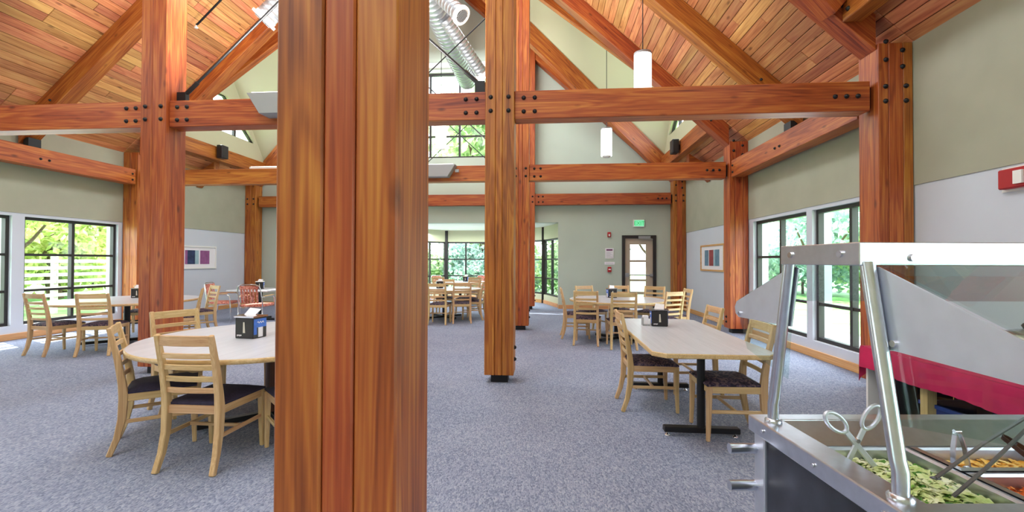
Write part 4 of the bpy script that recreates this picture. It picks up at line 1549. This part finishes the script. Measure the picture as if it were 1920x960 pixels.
cb = MB().box(-.2, .2, -.16, .16, 0, .012)
cb.box(-.2, -.188, -.16, .16, .012, .26).box(.188, .2, -.16, .16, .012, .26).box(-.188, .188, -.16, -.148, .012, .26).box(-.188, .188, .148, .16, .012, .26)
cb.obj('shell', plain('blue_plastic', sr(40, 60, 130), .45), o)
MB().box(-.212, -.2, -.17, .17, .235, .26).obj('rim', plain('blue_plastic_rim', sr(50, 74, 150), .45), o)
o = thing('black_bin', 'black lidded bin on the shelf under the magenta cloth', 'bin', (2.9, 2.66, .19), 0)
MB().prism([(-.19, 0), (.19, 0), (.21, .3), (-.21, .3)], 1, -.2, .2).obj('body', BLACKP, o, bev=.01)
MB().box(-.225, .225, -.215, .215, .3, .33).obj('lid', plain('charcoal_plastic', (.03, .03, .035), .5), o, bev=.008)
o = thing('bread_basket', 'brown wicker bread basket on the magenta cloth', 'basket', (2.9, 2.45, .742), .2)
MB().lathe([(.13, 0), (.15, .02), (.185, .12), (.178, .12), (.14, .02)], 24, sy=.7).obj('wicker_body', plain('wicker', sr(140, 98, 66), .8, var=.35, scale=40, bump=.5), o)
MB().tube([(.185 * math.cos(t), .13 * math.sin(t), .12) for t in [2 * PI * q / 24 for q in range(24)]], .009, 6, close=True).obj('rim', plain('wicker_rim', sr(110, 74, 48), .8), o)
for q in range(5):
    MB().lathe([(.01, 0), (.04, .015), (.045, .035), (.02, .055)], 14, sx=1.3).obj('bread_roll', plain_cache('bread_crust', sr(190, 128, 70), .7), o, (-.1 + q * .05, (q % 2) * .06 - .03, .07))
o = thing('soup_kettle', 'round grey steel soup kettle on the magenta cloth', 'kettle', (2.95, 3.0, .742), 0)
MB().lathe([(.13, 0), (.15, .01), (.155, .2), (.165, .21), (.165, .22)], 28).obj('body', STEELD, o)
MB().lathe([(.163, .22), (.15, .24), (.05, .27), (.012, .275)], 28).obj('lid', STEEL, o)
MB().lathe([(.012, .275), (.022, .295), (.012, .31)], 14).obj('knob', BLACKP, o)
o = thing('menu_card', 'folded white card standing at the end of the magenta cloth', 'card', (2.70, 3.72, .742), .15)
MB().prism([(-.05, 0), (.05, 0), (.003, .12), (-.003, .12)], 0, -.09, .09).obj('card', PAPER, o)
# ------------------------------------------------------------------ outdoors
struct(MB().box(-60, 60, -40, 80, -.5, -.16).obj('ground', LAWN))
struct(MB().box(XR + 1.1, XR + 2.6, -6, 22, -.17, -.14).obj('path', CONC))
struct(MB().box(XL - 3.0, XL - 1.3, -6, 22, -.17, -.14).obj('path', CONC))


def crown_mesh(seed, mat, rx, rz, n=2600):
    rr = random.Random(seed)
    b = MB()
    cl_ = []
    for k in range(26):
        t, u = rr.uniform(0, 2 * PI), rr.uniform(-.8, 1)
        q = rr.uniform(.45, .85)
        s = math.sqrt(max(0, 1 - u * u * .9))
        cl_.append(Vector((rx * q * s * math.cos(t), rx * q * s * math.sin(t), rz * q * u)))
    for k in range(n):
        c0 = rr.choice(cl_) + Vector((rr.gauss(0, 1), rr.gauss(0, 1), rr.gauss(0, .8))) * rx * .17
        a = Vector((rr.gauss(0, 1), rr.gauss(0, 1), rr.gauss(0, 1))).normalized()
        c = a.cross(Vector((rr.gauss(0, 1), rr.gauss(0, 1), rr.gauss(0, 1)))).normalized()
        L_ = rr.uniform(.10, .2)
        b.add([c0 - a * L_, c0 + c * L_ * .5, c0 + a * L_, c0 - c * L_ * .5], [(0, 1, 2, 3)])
    return b.mesh('foliage', mat)


def trunk_mesh(seed, h):
    rr = random.Random(seed)
    b = MB()
    pts = [(rr.uniform(-.1, .1) * k, rr.uniform(-.1, .1) * k, h * k / 4) for k in range(5)]
    b.tube(pts, [.2, .16, .14, .11, .08], 8)
    for k in range(5):
        a = rr.uniform(0, 2 * PI)
        z = h * rr.uniform(.5, .9)
        b.tube([(0, 0, z), (math.cos(a) * .7, math.sin(a) * .7, z + .7), (math.cos(a) * 1.3, math.sin(a) * 1.3, z + 1.6)], [.07, .05, .025], 6)
    return b.mesh('trunk', BARK)


CROWN = [crown_mesh(1, LEAF[0], 2.2, 1.8), crown_mesh(2, LEAF[1], 2.1, 1.9), crown_mesh(3, LEAF[2], 2.3, 1.9)]
TRUNK = [trunk_mesh(4, 2.6), trunk_mesh(5, 2.9)]
TREES = [(-17, 12.5, 1, 1.0, 'yellow-green tree outside the left windows, near the fence'), (-20, 16.5, 1, 1.25, 'yellow-green tree outside the left windows, farther along the fence'), (-18.5, 9.0, 0, 1.1, 'green tree outside the left windows, nearest'),
         (-24, 20, 0, 1.5, 'tall green tree far beyond the left fence'), (14, 16.5, 0, 1.2, 'green tree on the lawn outside the right windows'), (18, 22, 1, 1.4, 'yellow-green tree far across the right lawn'), (11.5, 20, 2, 1.0, 'bluish tree outside the right windows beyond the path'),
         (-1.2, 24, 2, 1.2, 'bluish tree outside the alcove, right of its middle'), (-4.8, 27, 2, 1.4, 'bluish tree outside the alcove, taller and farther'), (2.2, 25, 0, 1.2, 'green tree outside the alcove at its right side'),
         (-8.5, 24, 0, 1.3, 'green tree outside the alcove at its left side'), (-3.0, 22, 0, 1.9, 'tall green tree seen through the high gable window'), (4.6, 19, 0, 1.0, 'green tree outside the exit door'),
         (6.5, 26, 2, 1.6, 'bluish tree far behind the exit door')]
for i, (x, y, kd, s_, lab) in enumerate(TREES):
    o = thing('tree', lab, 'tree', (x, y, -.16), R.uniform(0, 6), 'trees outside the hall')
    o.scale = (s_, s_, s_)
    f_ = put('foliage', CROWN[kd], o, (0, 0, 3.5))
    f_['kind'] = 'stuff'
    put('trunk', TRUNK[i % 2], o)
BUSH = [crown_mesh(9, LEAF[2], 2.5, 1.6, 5000), crown_mesh(10, LEAF[1], 2.5, 1.6, 5000), crown_mesh(11, LEAF[0], 2.5, 1.6, 5000)]
SHRUBS = [(-1.6, 21.5, 0, 0.75, 'bluish shrub outside the alcove, right of its middle'), (-4.0, 21.8, 0, 0.8, 'bluish shrub outside the alcove, left of its middle'),
          (-6.4, 21.0, 2, 0.75, 'green shrub outside the alcove, at its left'), (1.0, 20.4, 2, 0.7, 'green shrub outside the alcove, at its right'), (-2.9, 24.5, 2, 1.0, 'tall green shrub well behind the bluish ones outside the alcove'),
          (-20.5, 15.6, 1, 1.15, 'tall yellow-green shrub behind the rail fence, nearest the left windows'), (-22, 19.8, 1, 1.25, 'tall yellow-green shrub behind the rail fence, second along it'), (-22.5, 24.5, 2, 1.3, 'tall green shrub behind the rail fence, farthest along it'),
          (15.5, 19.5, 2, 1.15, 'tall green shrub across the right lawn'), (12.8, 23.5, 0, 1.15, 'tall bluish shrub across the right lawn'), (19, 17.0, 1, 1.2, 'tall yellow-green shrub across the right lawn')]
for i, (x, y, kd, s_, lab) in enumerate(SHRUBS):
    o = thing('shrub', lab, 'shrub', (x, y, -.16), i, 'shrubs outside the hall')
    o.scale = (s_, s_, s_)
    f_ = put('foliage', BUSH[kd], o, (0, 0, 1.7))
    f_['kind'] = 'stuff'
    MB().tube([(0, 0, 0), (.02, 0, 1.2)], .06, 6).obj('stem', BARK, o)
fn = thing('rail_fence', 'weathered grey rail fence beyond the left windows', 'fence', (-14.6, 10, -.16), 0)
FM = plain('weathered_wood', sr(176, 164, 164), .9, var=.2, scale=8)
for k in range(9):
    MB().box(-.06, .06, -.06, .06, 0, 1.75).obj('fence_post', FM, fn, (0, -8 + k * 2.0, 0))
for k in range(7):
    for j in range(8):
        MB().box(.06, .09, -8 + j * 2, -6 + j * 2 - .01, .3 + k * .2, .40 + k * .2).obj('rail', FM, fn)
bl = thing('brick_building', 'maroon brick building glimpsed through the alcove windows', 'building', (-14.5, 33, -.16), 0)
MB().box(-4, 4, 0, 3, 0, 5).obj('wall', BRICKW, bl)
MB().box(-4.3, 4.3, -.3, 3.3, 5, 5.3).obj('roof', ALU, bl)
for x in (-2.5, 0, 2.5):
    f_ = MB().box(x - .6, x + .6, -.05, 0, 1.0, 3.2).obj('window_frame', WHITEM, bl)
    MB().box(x - .5, x + .5, -.06, -.05, 1.1, 3.1).obj('pane', GLASS, f_)
